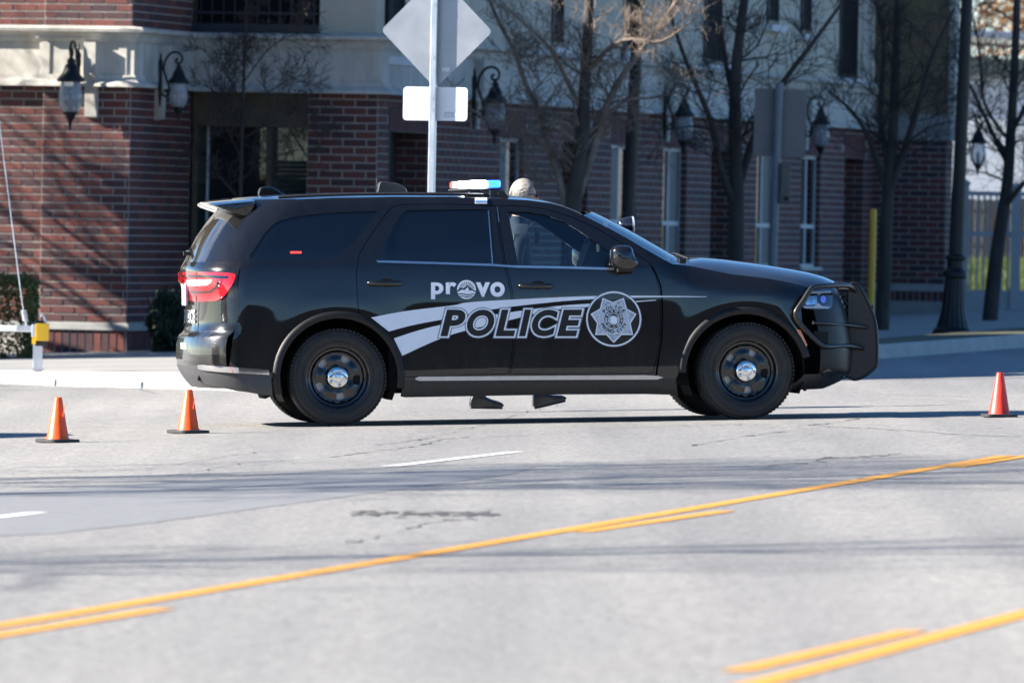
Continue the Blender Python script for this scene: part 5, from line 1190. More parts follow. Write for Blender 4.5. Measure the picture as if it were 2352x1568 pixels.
# ================================================================== GREY POLE, SIGN BACK AND BOX
PGR = mat('grey painted pole', (.16,.18,.20), .5, var=.1, scale=8); BXM = mat('control box', (.11,.105,.09), .55, var=.15, scale=10)
YG = 120.0; gb = stand(1770, YG); gm = FPX/YG
gp = thing('sign_pole', 'grey pole with a square sign back and a small control box', 'sign', Matrix.Translation(gb) @ Matrix.Rotation(R_(1.0), 4, 'Y'))
zG = lambda y: at_y(1780, y, YG).z-gb.z
q = MB(); q.lathe([(.055, -.1), (.055, zG(190)), (0, zG(190))], 16); q.build('post', PGR, gp, auto=40)
q = MB(); q.box((.03, .08, zG(282)), (120/gm, .012, 156/gm)); z_ = q.build('sign_panel', mat('grey sign back', (.17,.16,.15), .55, var=.1, scale=4), gp); bevel(z_, .003)
q = MB(); q.box((.125, -.02, zG(420)), (.125, .16, 92/gm)); z_ = q.build('control_box', BXM, gp); bevel(z_, .012)
q = MB(); q.box((.14, -.105, zG(455)), (.07, .03, .05)); q.build('box_latch', IRON, gp)
# yellow guy-wire guard
yb = ground(1999, 772); q = MB(); hY = (772-480)/(FPX/yb.y)
q.lathe([(.042, -.1), (.045, .0), (.045, hY-.02), (.035, hY), (0, hY)], 14); o = q.build('guy_guard', mat('yellow plastic', (.66,.36,.02), .5, var=.1, scale=5), None, auto=40)
o.location = yb; o.rotation_euler = (0, R_(.3), 0); tag(o, 'slim yellow plastic guard post beside the far brick wing', 'post')

# ================================================================== ROADSIDE GATE ARM
gp0 = ground(86, 854, .05); gm = FPX/gp0.y
gt = thing('gate_arm', 'yellow box on a short post holding a white barrier arm and a cable', 'barrier', Matrix.Translation(gp0))
px_ = lambda x, y: Vector(((x-86)/gm, 0, (854-y)/gm))
q = MB(); q.box((0, 0, .03), (.14, .14, .012)); q.box((0, 0, .17), (.095, .09, .32)); z_ = q.build('post', GALV, gt); bevel(z_, .006)
q = MB(); a, b = px_(89, 796), px_(89, 736); q.box(((a.x+b.x)/2, 0, (a.z+b.z)/2), (.105, .10, b.z-a.z)); z_ = q.build('post_sleeve', mat('black sleeve', (.015,.015,.017), .5, var=.2), gt); bevel(z_, .02)
YBX = mat('yellow box paint', (.78,.46,.015), .45, var=.06, scale=6)
a, b = px_(82, 782), px_(111.5, 742); q = MB(); q.box(((a.x+b.x)/2, -.09, (a.z+b.z)/2), (b.x-a.x, .12, b.z-a.z)); z_ = q.build('yellow_box', YBX, gt); bevel(z_, .008)
a, b = px_(73, 790), px_(82, 774); q = MB(); q.box(((a.x+b.x)/2, -.08, (a.z+b.z)/2), (b.x-a.x, .06, b.z-a.z)); q.build('box_lug', YBX, gt)
q = MB(); a, b = px_(72, 774), px_(82, 744); q.box(((a.x+b.x)/2, -.08, (a.z+b.z)/2), (b.x-a.x, .10, b.z-a.z)); z_ = q.build('hinge_bracket', GALV, gt); bevel(z_, .01)
q = MB(); a, b = px_(-160, 762), px_(73, 748); q.box(((a.x+b.x)/2, -.08, (a.z+b.z)/2), (b.x-a.x, .05, b.z-a.z)); z_ = q.build('barrier_arm', mat('white arm', (.78,.80,.82), .45, var=.05), gt); bevel(z_, .008)
q = MB(); a, b = px_(36, 762.5), px_(73, 747.5); q.box(((a.x+b.x)/2, -.08, (a.z+b.z)/2), (b.x-a.x, .058, b.z-a.z)); z_ = q.build('arm_socket', GALV, gt); bevel(z_, .008)
q = MB(); c0 = px_(60, 748); q.tube([c0+Vector((0, -.08, 0)), px_(56.5, 733)+Vector((0, -.08, 0))], .012, 8); q.build('cable_eye', GALV, gt)
A_, B_ = px_(57.5, 738), px_(52.5, 712); q = MB(); n = 90
q.tube([A_+(B_-A_)*i/n+Vector((.026*math.cos(i*.75), -.08+.026*math.sin(i*.75), 0)) for i in range(n)], .006, 5); q.build('spring', GALV, gt)
q = MB(); q.tube([B_+Vector((0, -.08, 0)), px_(48, 690)+Vector((0, -.08, 0)), px_(0, 362)+Vector((0, -.08, 0)), px_(-30, 150)+Vector((0, -.08, 0))], .0055, 5); q.build('cable', GALV, gt)
q = MB(); q.tube(catmull([px_(91, 728), px_(94, 722), px_(99, 728), px_(104, 742)], 5), .010, 6); q.build('wire_lead', GALV, gt)

# ================================================================== TRAFFIC CONES
ORG = mat('fluorescent orange', (.74,.075,.012), .42, scale=9, col2=(.98,.13,.012), detail=8); RED = mat('weathered red orange', (.85,.05,.025), .45, col2=(.62,.04,.025), scale=14); BASE = mat('black rubber base', (.022,.023,.026), .7, var=.2, scale=30)
def cone(label, P, m, rz, h=.325, scuff=None):
    t = thing('traffic_cone', label, 'traffic cone', Matrix.Translation(P) @ Matrix.Rotation(SLOPE*-1*0+rz, 4, 'Z'), 'small traffic cones round the police SUV')
    q = MB(); q.prism(rrect(.255, .255, .05, 4), .026); z_ = q.build('base', BASE, t); bevel(z_, .006)
    q = MB()
    q.lathe([(.086, .024), (.084, .032), (.078, .040), (.0285, h-.012), (.026, h-.004), (.022, h), (.016, h-.002), (.016, h-.03), (0, h-.03)], 40); q.build('cone', m, t, auto=40)
    q = MB(); q.box((0, -.052, .16), (.003, .004, .22), Matrix.Rotation(R_(13), 3, 'X')); q.build('mould_seam', m, t)
    return t
cone('orange traffic cone further from the rear of the police SUV', ground(132, 1016), ORG, R_(40)); cone('orange traffic cone close behind the rear bumper of the police SUV', ground(432, 995), ORG, R_(38)); cone('scuffed red-orange traffic cone ahead of the push bumper', ground(2295, 958), RED, R_(8), .34)

# ================================================================== TREES
BARK = mat('bare winter bark', (.030,.026,.024), .9, col2=(.070,.060,.052), scale=9, bump=.5, bscale=40, stretch=(1, 1, .25)); TWIG = mat('sunlit-toned reddish twigs', (.085,.062,.048), .85, col2=(.30,.24,.19), scale=3)
SHADE_TWIG = mat('shade-toned bare twigs', (.032,.026,.024), .9, col2=(.075,.060,.052), scale=3)  # shade put into the colour: darker twigs for shaded trees, lighter copy for sunlit
def grow(mb, p, d, L, r, lev, rnd, droop=0.0, twist=.35):
    n = 4 if lev > 0 else 3; pts = [p.copy()]; rad = [r]; q = p.copy(); d = d.normalized()
    for i in range(n):
        d = (d+Vector((rnd.gauss(0, twist*.5), rnd.gauss(0, twist*.5), rnd.gauss(0, twist*.4)+(.10-droop if lev else .06-droop)))).normalized(); q = q+d*(L/n); pts.append(q.copy()); rad.append(max(.0032, r*(1-.62*(i+1)/n)))
    mb.tube(pts, rad, 4 if lev > 1 else 3, cap=False)
    if lev <= 0: return
    for k in range(rnd.randint(4, 6) if lev > 1 else rnd.randint(4, 6)):
        t = rnd.uniform(.18, 1); i = min(n-1, int(t*n)); b = pts[i].lerp(pts[i+1], t*n-i); ax = d.orthogonal(); ax.rotate(Matrix.Rotation(rnd.uniform(0, 6.283), 3, d)); nd = (d*rnd.uniform(.5, .95)+ax*rnd.uniform(.45, .9)).normalized()
        grow(mb, b, nd, L*rnd.uniform(.45, .75), max(.0034, r*.42), lev-1, rnd, droop, twist)
def tree(label, Y, limbs, seed, dens=1.0, lev=2, group='bare street trees', blen=.8, droop=.0, jit=.5, tw=None):
    """limbs: lists of ((px, py), radius); the first is the trunk"""
    rnd = random.Random(seed); b = stand(limbs[0][0][0], Y, .02); t = thing('bare_tree', label, 'tree', Matrix.Translation(b), group)
    tr = MB(); cr = MB()
    for li, lm in enumerate(limbs):
        pts = []; oy = 0; ry = rnd.uniform(-jit, jit) if li else 0
        N = (len(lm)-2)//1
        coords = lm[:-1]; r0, r1 = lm[-1]
        for i, (x, y) in enumerate(coords):
            w_ = at_y(x, y, Y+ry*i/max(1, len(coords)-1)*1.6); v = w_-b
            if li == 0 and i == 0: v.z = -.1
            pts.append(v)
        pts = catmull(pts, 4); n = len(pts); rad = [r0+(r1-r0)*i/(n-1) for i in range(n)]
        (tr if li == 0 else cr).tube(pts, rad, 10 if li == 0 else 7)
        L = sum((pts[i+1]-pts[i]).length for i in range(n-1)); m = int(L*dens*(8 if li else 4))
        for k in range(m):
            t_ = rnd.uniform(.45 if li == 0 else .12, 1); f = t_*(n-1); i = min(n-2, int(f)); p = pts[i].lerp(pts[i+1], f-i); d = (pts[i+1]-pts[i]).normalized(); ax = d.orthogonal(); ax.rotate(Matrix.Rotation(rnd.uniform(0, 6.283), 3, d))
            grow(cr, p, d*rnd.uniform(.3, .8)+ax*rnd.uniform(.5, 1)+Vector((0, 0, .15)), blen*rnd.uniform(.5, 1.15)*(1.15-.5*t_), max(.005, rad[i]*.30), lev, rnd, droop)
    tr.build('trunk', BARK, t, smooth=True); cr.build('crown', tw or SHADE_TWIG, t, smooth=True)
    return t
tree('slender young bare tree against the shuttered window by the brick corner', 114.6, [[(548,812),(548,640),(551,480),(556,300),(560,180),(564,60),(570,-60), (.032, .012)], [(552,360),(520,290),(490,215),(478,160), (.012, .005)], [(556,300),(600,230),(650,190),(700,172), (.012, .004)], [(558,240),(520,170),(500,110), (.010, .004)], [(556,320),(620,285),(690,275),(760,290), (.012, .004)], [(560,190),(610,120),(660,80),(690,30), (.010, .004)], [(552,420),(590,380),(660,350),(720,340), (.010, .004)], [(552,460),(500,400),(470,340), (.010, .004)]], 11, 1.2, 2, blen=.5)
tree('large forked bare street tree with twigs toned pale for sunlight behind the SUV windscreen', 115.4, [[(1326,830),(1324,650),(1320,540),(1316,470),(1322,430),(1334,340),(1340,250),(1346,150),(1352,40),(1356,-120), (.135, .05)], [(1308,520),(1290,430),(1264,345),(1236,250),(1208,195),(1182,120),(1150,60),(1110,-30), (.05, .018)], [(1328,450),(1364,335),(1386,262),(1420,190),(1470,120),(1530,40),(1580,-40), (.06, .02)], [(1338,260),(1300,180),(1262,110),(1200,50),(1150,10), (.035, .01)], [(1346,170),(1400,110),(1450,90),(1520,95),(1600,40), (.035, .01)], [(1384,270),(1440,230),(1500,225),(1560,210), (.03, .008)], [(1264,345),(1200,300),(1130,280),(1080,250), (.03, .008)], [(1320,300),(1290,280),(1240,290),(1200,310), (.02, .006)]], 5, 1.15, 2, blen=.62, droop=.05, tw=TWIG)
tree('bare street tree with a straight dark trunk beside the square grey sign back', 121, [[(1689,830),(1690,600),(1692,440),(1688,300),(1690,170),(1702,60),(1722,-90), (.12, .05)], [(1690,480),(1655,385),(1640,300),(1605,210),(1568,120),(1535,20), (.055, .02)], [(1694,440),(1725,335),(1762,250),(1805,180),(1870,95),(1935,5), (.06, .02)], [(1690,250),(1668,150),(1650,20), (.05, .02)], [(1640,300),(1590,290),(1530,300), (.02, .006)], [(1760,250),(1830,225),(1900,230), (.02, .006)]], 7, .75, 2, blen=.75)
tree('bare street tree in deep shade in front of the far brick wing', 125, [[(2024,785),(2032,620),(2038,470),(2050,330),(2055,200),(2060,80),(2066,-70), (.105, .04)], [(2040,455),(2002,335),(1962,262),(1905,210), (.05, .012)], [(2044,440),(2082,330),(2112,230),(2142,130),(2192,20), (.06, .02)], [(2042,400),(2022,260),(2030,100),(2010,0), (.045, .02)], [(2080,330),(2140,290),(2190,280), (.025, .008)]], 13, .8, 2, blen=.8)
tree('leaning bare street tree in front of the vinyl fence', 135, [[(2272,750),(2284,630),(2298,525),(2314,420),(2322,300),(2330,160),(2336,0),(2340,-80), (.12, .04)], [(2304,480),(2352,420),(2410,370), (.05, .02)], [(2318,385),(2272,290),(2232,205),(2190,120), (.045, .012)], [(2325,300),(2380,200),(2420,100), (.04, .015)], [(2322,330),(2262,240),(2250,120),(2230,20), (.03, .01)], [(2316,420),(2270,400),(2220,390), (.02, .006)]], 17, 1.0, 2, blen=.85)
# trees left of the frame whose shadows reach the road and the brick pier
def shade_conifer(label, X, Y, z0, z1, r, seed, n=9000):  # added unseen evergreens; crowns raised and trunks thinned to steer their shade
    rnd = random.Random(seed); t = thing('shade_evergreen', label, 'tree', Matrix.Translation((X, Y, gz(X))), 'evergreens added out of view to shade the far pavement')
    tr = MB(); tr.tube([(0, 0, -.1), (0, 0, z1*.6), (0, 0, z1-.1)], [.05, .05, .03], 8); tr.build('trunk', BARK, t, smooth=True); q = MB()
    for _ in range(n):
        f = rnd.random()**.75; z = z0+(z1-z0)*f; rr = r*(1-f)**.55*rnd.random()**.5*(.8+.25*math.sin(f*40)); a = rnd.uniform(0, 6.2832); c = Vector((rr*math.cos(a), rr*math.sin(a), z)); u_ = Vector((math.cos(a), math.sin(a), rnd.uniform(-.5, .2))).normalized(); v_ = u_.cross(Vector((rnd.gauss(0, 1), rnd.gauss(0, 1), rnd.gauss(0, 1)))).normalized(); q.add([c-u_*.28, c+v_*.15, c+u_*.32, c-v_*.15], [(0, 1, 2, 3)])
    obj('crown', q.v, q.f, mat('shade crown needles', (.014,.028,.012), .8, col2=(.03,.05,.02), scale=2), t)
def free_tree(label, X, Y, h, seed, n=9, spread=1.0, low=.35):
    rnd = random.Random(seed); b = Vector((X, Y, gz(X))); t = thing('bare_tree', label, 'tree', Matrix.Translation(b), 'bare trees on the shaded side of the street')
    tr = MB(); cr = MB(); pts = [Vector((0, 0, -.1)), Vector((.05, 0, h*.3)), Vector((-.05, .1, h*.6)), Vector((.1, 0, h))]; P = catmull(pts, 5); tr.tube(P, [.16*(1-.8*i/(len(P)-1)) for i in range(len(P))], 8)
    for k in range(n):
        z = h*(low+(.95-low)*k/n); a = rnd.uniform(0, 6.283); d = Vector((math.cos(a)*spread, math.sin(a)*spread, rnd.uniform(.5, 1.0)))
        grow(cr, Vector((0, 0, z)), d, h*rnd.uniform(.28, .46)*(1.15-z/h*.5), .042, 3, rnd, 0, .3)
    tr.build('trunk', BARK, t, smooth=True); cr.build('crown', TWIG, t, smooth=True); return t
free_tree('bare tree out of view whose twig shadows cross the white lane dash', -11.6, 53.0, 8.2, 21, 13, 1.2); free_tree('slender bare tree out of view beside the one shading the white lane dash', -12.6, 56.2, 8.4, 25, 10, 1.1); free_tree('bare tree out of view whose shadow crosses the near yellow line', -11.8, 41.5, 8.0, 22, 7, 1.2)
free_tree('bare tree out of view that dapples the brick corner pier', -10.6, 112.3, 7.2, 23, 12, .8, .2); free_tree('bare tree out of view beside the hedge', -9.2, 112.6, 6.0, 24, 10, .7, .2)
shade_conifer('sparse evergreen added out of view to shade the brick corner', -9.8, 112.0, 1.2, 8.5, 1.5, 81, 380)

for k, (y_, z0, z1) in enumerate(((89.2, 5.0, 7.8), (91.4, 5.0, 8.6), (94.0, 5.1, 10), (97, 5.3, 11), (100.2, 5.6, 11.5), (103.5, 5.8, 12), (107, 6.0, 12), (109.4, 6.2, 12))): shade_conifer('evergreen added out of view left of the hedge as a shade caster', -9.4-.08*(y_-89), y_, z0, z1, 2.6 if y_ < 108 else 1.7, 60+k)

# ================================================================== HEDGE AND SHRUB
def foliage(label, name, cat, P, dims, n, cols, seed, rz=0.0, leaf=.035, blob=False):
    rnd = random.Random(seed); t = thing(name, label, cat, Matrix.Translation(P) @ Matrix.Rotation(rz, 4, 'Z')); q = MB()
    m = mat(name+' leaves', cols[0], .6, col2=cols[1], scale=3.5, spec=.4)
    for _ in range(n):
        if blob:
            while True:
                c = Vector((rnd.uniform(-1, 1), rnd.uniform(-1, 1), rnd.uniform(-1, 1)))
                if .5 < c.length < 1: break
            k = .85+.25*math.sin(5*c.x+seed)*math.cos(4*c.y+3*c.z); c = Vector((c.x*dims[0]/2*k, c.y*dims[1]/2*k, dims[2]/2+c.z*dims[2]/2*k))
        else:
            f = rnd.random(); c = Vector((rnd.uniform(-.5, .5)*dims[0], rnd.uniform(-.5, .5)*dims[1], rnd.uniform(0.02, 1)*dims[2]))
            if f < .45: c.y = -dims[1]/2+rnd.gauss(0, .03)
            elif f < .75: c.z = dims[2]+rnd.gauss(0, .03)
            elif f < .85: c.x = dims[0]/2+rnd.gauss(0, .03)
        a = Vector((rnd.gauss(0, 1), rnd.gauss(0, 1), rnd.gauss(0, 1))).normalized(); b = a.orthogonal().normalized(); l_ = leaf*rnd.uniform(.6, 1.4)
        q.add([c-a*l_, c+b*l_*.5, c+a*l_, c-b*l_*.5], [(0, 1, 2, 3)])
    o = obj('foliage', q.v, q.f, m, t)
    s_ = MB()
    for k in range(14):
        x, y = rnd.uniform(-.4, .4)*dims[0], rnd.uniform(-.35, .35)*dims[1]; s_.tube([(x, y, -.05), (x*1.05, y*1.05, dims[2]*.5), (x*1.1+rnd.uniform(-.1, .1), y*1.1, dims[2]*.85)], [.02, .014, .006], 5)
    s_.build('stems', BARK, t); return t
hp = ground(66, 822, .05); hl = 7.0
foliage('clipped green and bronze hedge beside the brick corner', 'hedge', 'hedge', Vector((hp.x-hl/2, hp.y+.5, gz(hp.x)-.02)), (hl, 1.1, .97), 26000, ((.045,.060,.014), (.15,.13,.028)), 31, 0, .032)
foliage('hedge block added out of view to shade the pavement by the brick corner', 'shade_hedge', 'hedge', Vector((-9.4, 109.4, gz(-9.4)-.02)), (4.6, 3.6, 2.35), 22000, ((.030,.045,.012), (.09,.09,.022)), 33, 0, .07)  # unseen hedge added for the shadow it throws on the pavement
hp = at_y(392, 832, 112.6); foliage('dark evergreen shrub at the foot of the brick corner', 'shrub', 'shrub', Vector((hp.x, 112.6, gz(hp.x)-.02)), (.62, .7, .86), 6000, ((.012,.025,.012), (.03,.05,.025)), 32, 0, .03, True)

# ================================================================== FENCE, LAWN AND HOUSE BEHIND
VIN = mat('grey vinyl fence', (.34,.36,.38), .5, var=.06, scale=4)
YF = 150.0; fm = FPX/YF; fb = stand(2216, YF); fx = lambda x: (x-2216)/fm; fz = lambda y: at_y(2280, y, YF).z-fb.z
fn = thing('vinyl_fence', 'grey vinyl picket fence panel between two square posts', 'fence', Matrix.Translation(fb))
for x, y, wd in ((2213, 425, 16), (2330, 430, 22), (2470, 430, 22)):
    q = MB(); h = fz(y); q.box((fx(x), 0, h/2-.1), (wd/fm, .13, h+.2)); z_ = q.build('post', VIN, fn); q = MB(); q.lathe([(.11, h), (.11, h+.03), (0, h+.09)], 4, Matrix.Translation((fx(x), 0, 0)) @ Matrix.Rotation(R_(45), 4, 'Z')); q.build('post_cap', VIN, z_)
for y0, y1 in ((440, 450), (532, 543), (666, 716)):
    q = MB(); q.box((fx(2345), 0, (fz(y0)+fz(y1))/2), (fx(2480)-fx(2210), .05, fz(y0)-fz(y1))); q.build('rail', VIN, fn)
for k in range(15):
    x = 2228+14.2*k
    if abs(x-2330) < 12: continue
    q = MB(); z0, z1 = fz(712), fz(442); q.box((fx(x), .0, (z0+z1)/2), (5.2/fm, .025, z1-z0)); q.build('picket', VIN, fn)
LAWN = mat('lawn grass', (.055,.085,.018), .9, col2=(.12,.13,.03), scale=2, bump=.4, bscale=30)
q0 = stand(2150, 152); lawn = obj('lawn', [(5, 151, gz(5)+.12), (60, 151, gz(60)+.12), (60, 189, gz(60)+.75), (6, 189, gz(6)+.75)], [(0, 1, 2, 3)], LAWN); tag(lawn, kind='structure')
rnd = random.Random(8); q = MB()
for _ in range(9000):
    x = rnd.uniform(6.2, 13); y = rnd.uniform(151.5, 186); c = Vector((x, y, gz(x)+.12+.63*(y-151)/38)); h = rnd.uniform(.05, .14); q.add([c+Vector((-.015, 0, 0)), c+Vector((.015, 0, 0)), c+Vector((rnd.uniform(-.04, .04), rnd.uniform(-.03, .03), h))], [(0, 1, 2)])
gro = obj('grass_blades', q.v, q.f, mat('grass blades', (.10,.15,.02), .7, col2=(.22,.22,.04), scale=1.5)); tag(gro, 'short green grass on the lawn behind the vinyl fence', 'grass', kind='stuff')
# timber fence behind the lawn
WOOD = mat('weathered timber', (.040,.030,.026), .85, col2=(.075,.055,.045), scale=3, bump=.2, stretch=(6, 6, .5)); tf = thing('timber_fence', 'brown weathered board fence at the back of the lawn', 'fence', Matrix.Translation((0, 188, .62)))
for k in range(52):
    x = 7.0+k*.145; q = MB(); q.box((x, 0, gz(x)+.62+rnd.uniform(-.02, .02)), (.138, .022, 1.35)); q.build('board', WOOD, tf)
for z in (.3, 1.0): q = MB(); q.box((10.8, .05, gz(10.8)+z), (7.6, .05, .09)); q.build('rail', WOOD, tf)
# pale house
YH = 205.0; hm = FPX/YH; HB = stand(2300, YH); HM = Matrix.Translation(HB); hx = lambda x: (x-2300)/hm; hz = lambda y: at_y(2300, y, YH).z-HB.z
hs = thing('pale_house', 'pale grey-white rendered house wall with a low blue-grey roof beyond the fence', 'house', HM)
q = MB(); q.box((4.0, 4, hz(170)/2), (hx(2352)*2+12, 8, hz(170))); q.build('wall', mat('pale render', (.50,.52,.55), .85, col2=(.56,.58,.61), scale=1), hs)
q = MB(); q.prism([(-3.2, hz(120)), (9, hz(175)), (9, hz(205)), (-3.2, hz(170)+.002)], 8.4, Matrix.Translation((0, 8.2, 0)) @ Matrix.Rotation(R_(90), 4, 'X')); q.build('upper_wall', mat('sage siding', (.17,.19,.17), .8, var=.08, scale=2), hs)
q = MB(); q.prism([(-3.6, hz(60)), (9, hz(110)), (9, hz(125)), (-3.6, hz(76))], 9.2, Matrix.Translation((0, 8.6, 0)) @ Matrix.Rotation(R_(90), 4, 'X')); rf = q.build('roof', mat('blue grey roof metal', (.20,.24,.32), .5, var=.1), hs)
q = MB(); q.prism([(-3.6, hz(78)), (9, hz(127)), (9, hz(138)), (-3.6, hz(90))], .15, Matrix.Translation((0, -.7, 0)) @ Matrix.Rotation(R_(90), 4, 'X')); q.build('fascia', mat('cream fascia', (.5,.47,.38), .7, var=.06), hs)
# autumn tree far behind
def leafy(label, X, Y, h, seed):
    rnd = random.Random(seed); t = thing('autumn_tree', label, 'tree', Matrix.Translation((X, Y, gz(X)))); tr = MB(); tr.tube([(0, 0, -.2), (.1, 0, h*.4), (0, .1, h*.8)], [.25, .18, .06], 8); cr = MB(); lf = MB()
    for k in range(16):
        a = rnd.uniform(0, 6.283); z = h*rnd.uniform(.25, .8); d = Vector((math.cos(a), math.sin(a), .7)); grow(cr, Vector((0, 0, z)), d, h*.4, .06, 2, rnd)
        for _ in range(420):
            c = Vector((0, 0, z))+d.normalized()*h*rnd.uniform(.1, .45)+Vector((rnd.gauss(0, .5), rnd.gauss(0, .5), rnd.gauss(0, .5))); u_ = Vector((rnd.gauss(0, 1), rnd.gauss(0, 1), rnd.gauss(0, 1))).normalized(); v_ = u_.orthogonal().normalized(); lf.add([c-u_*.09, c+v_*.05, c+u_*.09, c-v_*.05], [(0, 1, 2, 3)])
    tr.build('trunk', BARK, t, smooth=True); cr.build('branches', TWIG, t, smooth=True); obj('foliage', lf.v, lf.f, mat('autumn leaves', (.22,.10,.035), .7, col2=(.34,.20,.09), scale=2), t)
leafy('orange-brown autumn tree beyond the pale house', 13.2, 226, 8.0, 41)

# ================================================================== ACROSS THE STREET (behind the camera, mirrored in the paint)
ob = thing('brick_terrace', 'long plain brick terrace across the street behind the photographer', 'building', Matrix.Translation((0, -34, -.5)))
q = MB(); q.box((0, 0, 4.2), (150, 8, 8.4)); q.build('wall', mat('terrace brick', (.12,.075,.06), .85, var=.2, scale=1), ob); q = MB(); q.box((0, 0, 8.6), (151, 8.6, .35)); q.build('roof', mat('terrace roof', (.06,.06,.065), .8, var=.1), ob)
for k in range(24):
    for z in (2.2, 5.6):
        q = MB(); q.box((-69+6*k, 4.02, z), (1.6, .1, 1.9)); q.build('window', PANE, ob)

# ================================================================== OFFICER BEHIND THE CAR
def officer():
    YO = 75.7; P = stand(1180, YO); M = Matrix.Translation(P) @ Matrix.Rotation(R_(8), 4, 'Z')
    t = thing('person', 'grey-haired officer in dark uniform and sunglasses walking behind the SUV', 'person', M)
    om = FPX/YO; S = ((at_y(1182, 413, YO).z-P.z)/1.84)
    J = {'pelvis': (0, 0, .98, .155), 'waist': (.01, 0, 1.12, .150), 'chest': (.03, 0, 1.34, .165), 'neck': (.02, 0, 1.52, .062), 'skull': (.04, 0, 1.62, .055),
         'lhip': (0, .09, .93, .105), 'lknee': (.12, .10, .53, .066), 'lank': (.20, .10, .13, .044), 'rhip': (0, -.09, .93, .105), 'rknee': (.0, -.10, .52, .066), 'rank': (-.27, -.10, .12, .044),
         'lsh': (.01, .19, 1.44, .066), 'lel': (-.10, .25, 1.16, .048), 'lwr': (.02, .25, .93, .033), 'rsh': (.01, -.19, 1.44, .066), 'rel': (-.02, -.27, 1.15, .048), 'rwr': (.17, -.24, 1.0, .033)}
    E = [('pelvis','waist'),('waist','chest'),('chest','neck'),('neck','skull'),('pelvis','lhip'),('lhip','lknee'),('lknee','lank'),('pelvis','rhip'),('rhip','rknee'),('rknee','rank'),('chest','lsh'),('lsh','lel'),('lel','lwr'),('chest','rsh'),('rsh','rel'),('rel','rwr')]
    ks = list(J); me = bpy.data.meshes.new('body'); me.from_pydata([Vector(J[k][:3])*S for k in ks], [(ks.index(a), ks.index(b)) for a, b in E], []); o = bpy.data.objects.new('body', me); COL.objects.link(o)
    md = o.modifiers.new('skin', 'SKIN'); md.use_smooth_shade = True
    for i, k in enumerate(ks): me.skin_vertices[0].data[i].radius = (J[k][3]*S*(1.0 if k not in ('pelvis', 'waist', 'chest') else .82), J[k][3]*S*(1.0 if k not in ('pelvis', 'waist', 'chest') else 1.12))
    me.skin_vertices[0].data[0].use_root = True
    sb_ = o.modifiers.new('sub', 'SUBSURF'); sb_.levels = 2; sb_.render_levels = 2
    dg = bpy.context.evaluated_depsgraph_get(); dg.update(); m2 = bpy.data.meshes.new_from_object(o.evaluated_get(dg)); bpy.data.objects.remove(o)
    bm = bmesh.new(); bm.from_mesh(m2)
    # head
    C = Vector((.065, 0, 1.705))*S; ret = bmesh.ops.create_uvsphere(bm, u_segments=32, v_segments=24, radius=1.0)
    for v in ret['verts']:
        x, y, z = v.co; k = 1.0
        X = x*.100; Y_ = y*.078; Z_ = z*.125
        if z < 0: Y_ *= 1-.28*abs(z); X = X*(1-.22*abs(z))+.022*abs(z)
        if x > .8 and -.35 < z < .15 and abs(y) < .28: X += .026*(1-abs(y)/.28)*(1-abs(z+.12)/.25 if abs(z+.12) < .25 else 0)       # nose
        if x > .7 and .05 < z < .22: X += .006                                                                                      # brow
        if x > .6 and -.78 < z < -.55 and abs(y) < .4: X += .006                                                                     # mouth
        v.co = C+Vector((X, Y_, Z_))*S
    for sy in (-1, 1):
        r2 = bmesh.ops.create_uvsphere(bm, u_segments=10, v_segments=8, radius=1.0)
        for v in r2['verts']: v.co = C+Vector((-.012+v.co.x*.020, sy*(.078+v.co.y*.010), -.015+v.co.z*.034))*S
    # hands with five fingers
    for sy, wr, dr in ((1, Vector(J['lwr'][:3]), Vector((.25, 0, -1))), (-1, Vector(J['rwr'][:3]), Vector((.8, 0, -.45)))):
        dr.normalize(); q = MB(); q.tube([wr, wr+dr*.05, wr+dr*.095], [.026, .036, .032], 8); sidev = Vector((0, 1, 0)); up_ = dr.cross(sidev).normalized()
        for k in range(4):
            b = wr+dr*.09+up_*(-.028+.018*k); l_ = (.072, .082, .078, .06)[k]; q.tube([b, b+dr*l_*.45-sidev*sy*.006, b+dr*l_*.75-sidev*sy*.022, b+dr*l_*.9-sidev*sy*.04], [.0095, .009, .008, .006], 6)
        b = wr+dr*.035+up_*.03; q.tube([b, b+up_*.022+dr*.03, b+up_*.024+dr*.062], [.012, .0105, .007], 6)
        k0 = len(bm.verts); vv = [bm.verts.new(c*S) for c in q.v]
        for f in q.f:
            try: bm.faces.new([vv[i] for i in f])
            except ValueError: pass
    bmesh.ops.recalc_face_normals(bm, faces=bm.faces)
    nm = bpy.data.meshes.new('body'); bm.to_mesh(nm); bm.free()
    SK = mat('skin', (.46,.25,.19), .5, var=.06, scale=20); UN = mat('navy uniform', (.012,.016,.028), .85, var=.25, scale=18, bump=.2, bscale=120)
    nm.materials.append(UN); nm.materials.append(SK)
    for p in nm.polygons:
        c = p.center/S; p.use_smooth = True
        p.material_index = 1 if (c.z > 1.55 or (c.z < .985 and abs(c.y) > .19 and c.z > .7 and (c-Vector(J['lwr'][:3])).length < .2) or (c-Vector(J['rwr'][:3])).length < .15 and (c.x > .175)) else 0
    bo = bpy.data.objects.new('body', nm); link(bo, t)
    # hair: cap of combed strands
    rnd = random.Random(2); hr = MB()
    cap = []; n1, n2 = 22, 14
    for i in range(n2+1):
        for k in range(n1):
            a = 6.2832*k/n1; ph = (i/n2)*1.75; x, y, z = math.sin(ph)*math.cos(a), math.sin(ph)*math.sin(a), math.cos(ph)
            lim = 1.0
            if x > .36+.45*max(0, z): lim = .80           # free the forehead
            k2_ = 1.075*lim; cap.append((C+Vector((x*.103*k2_-.004, y*.083*k2_, z*.129*k2_+.004))*S))
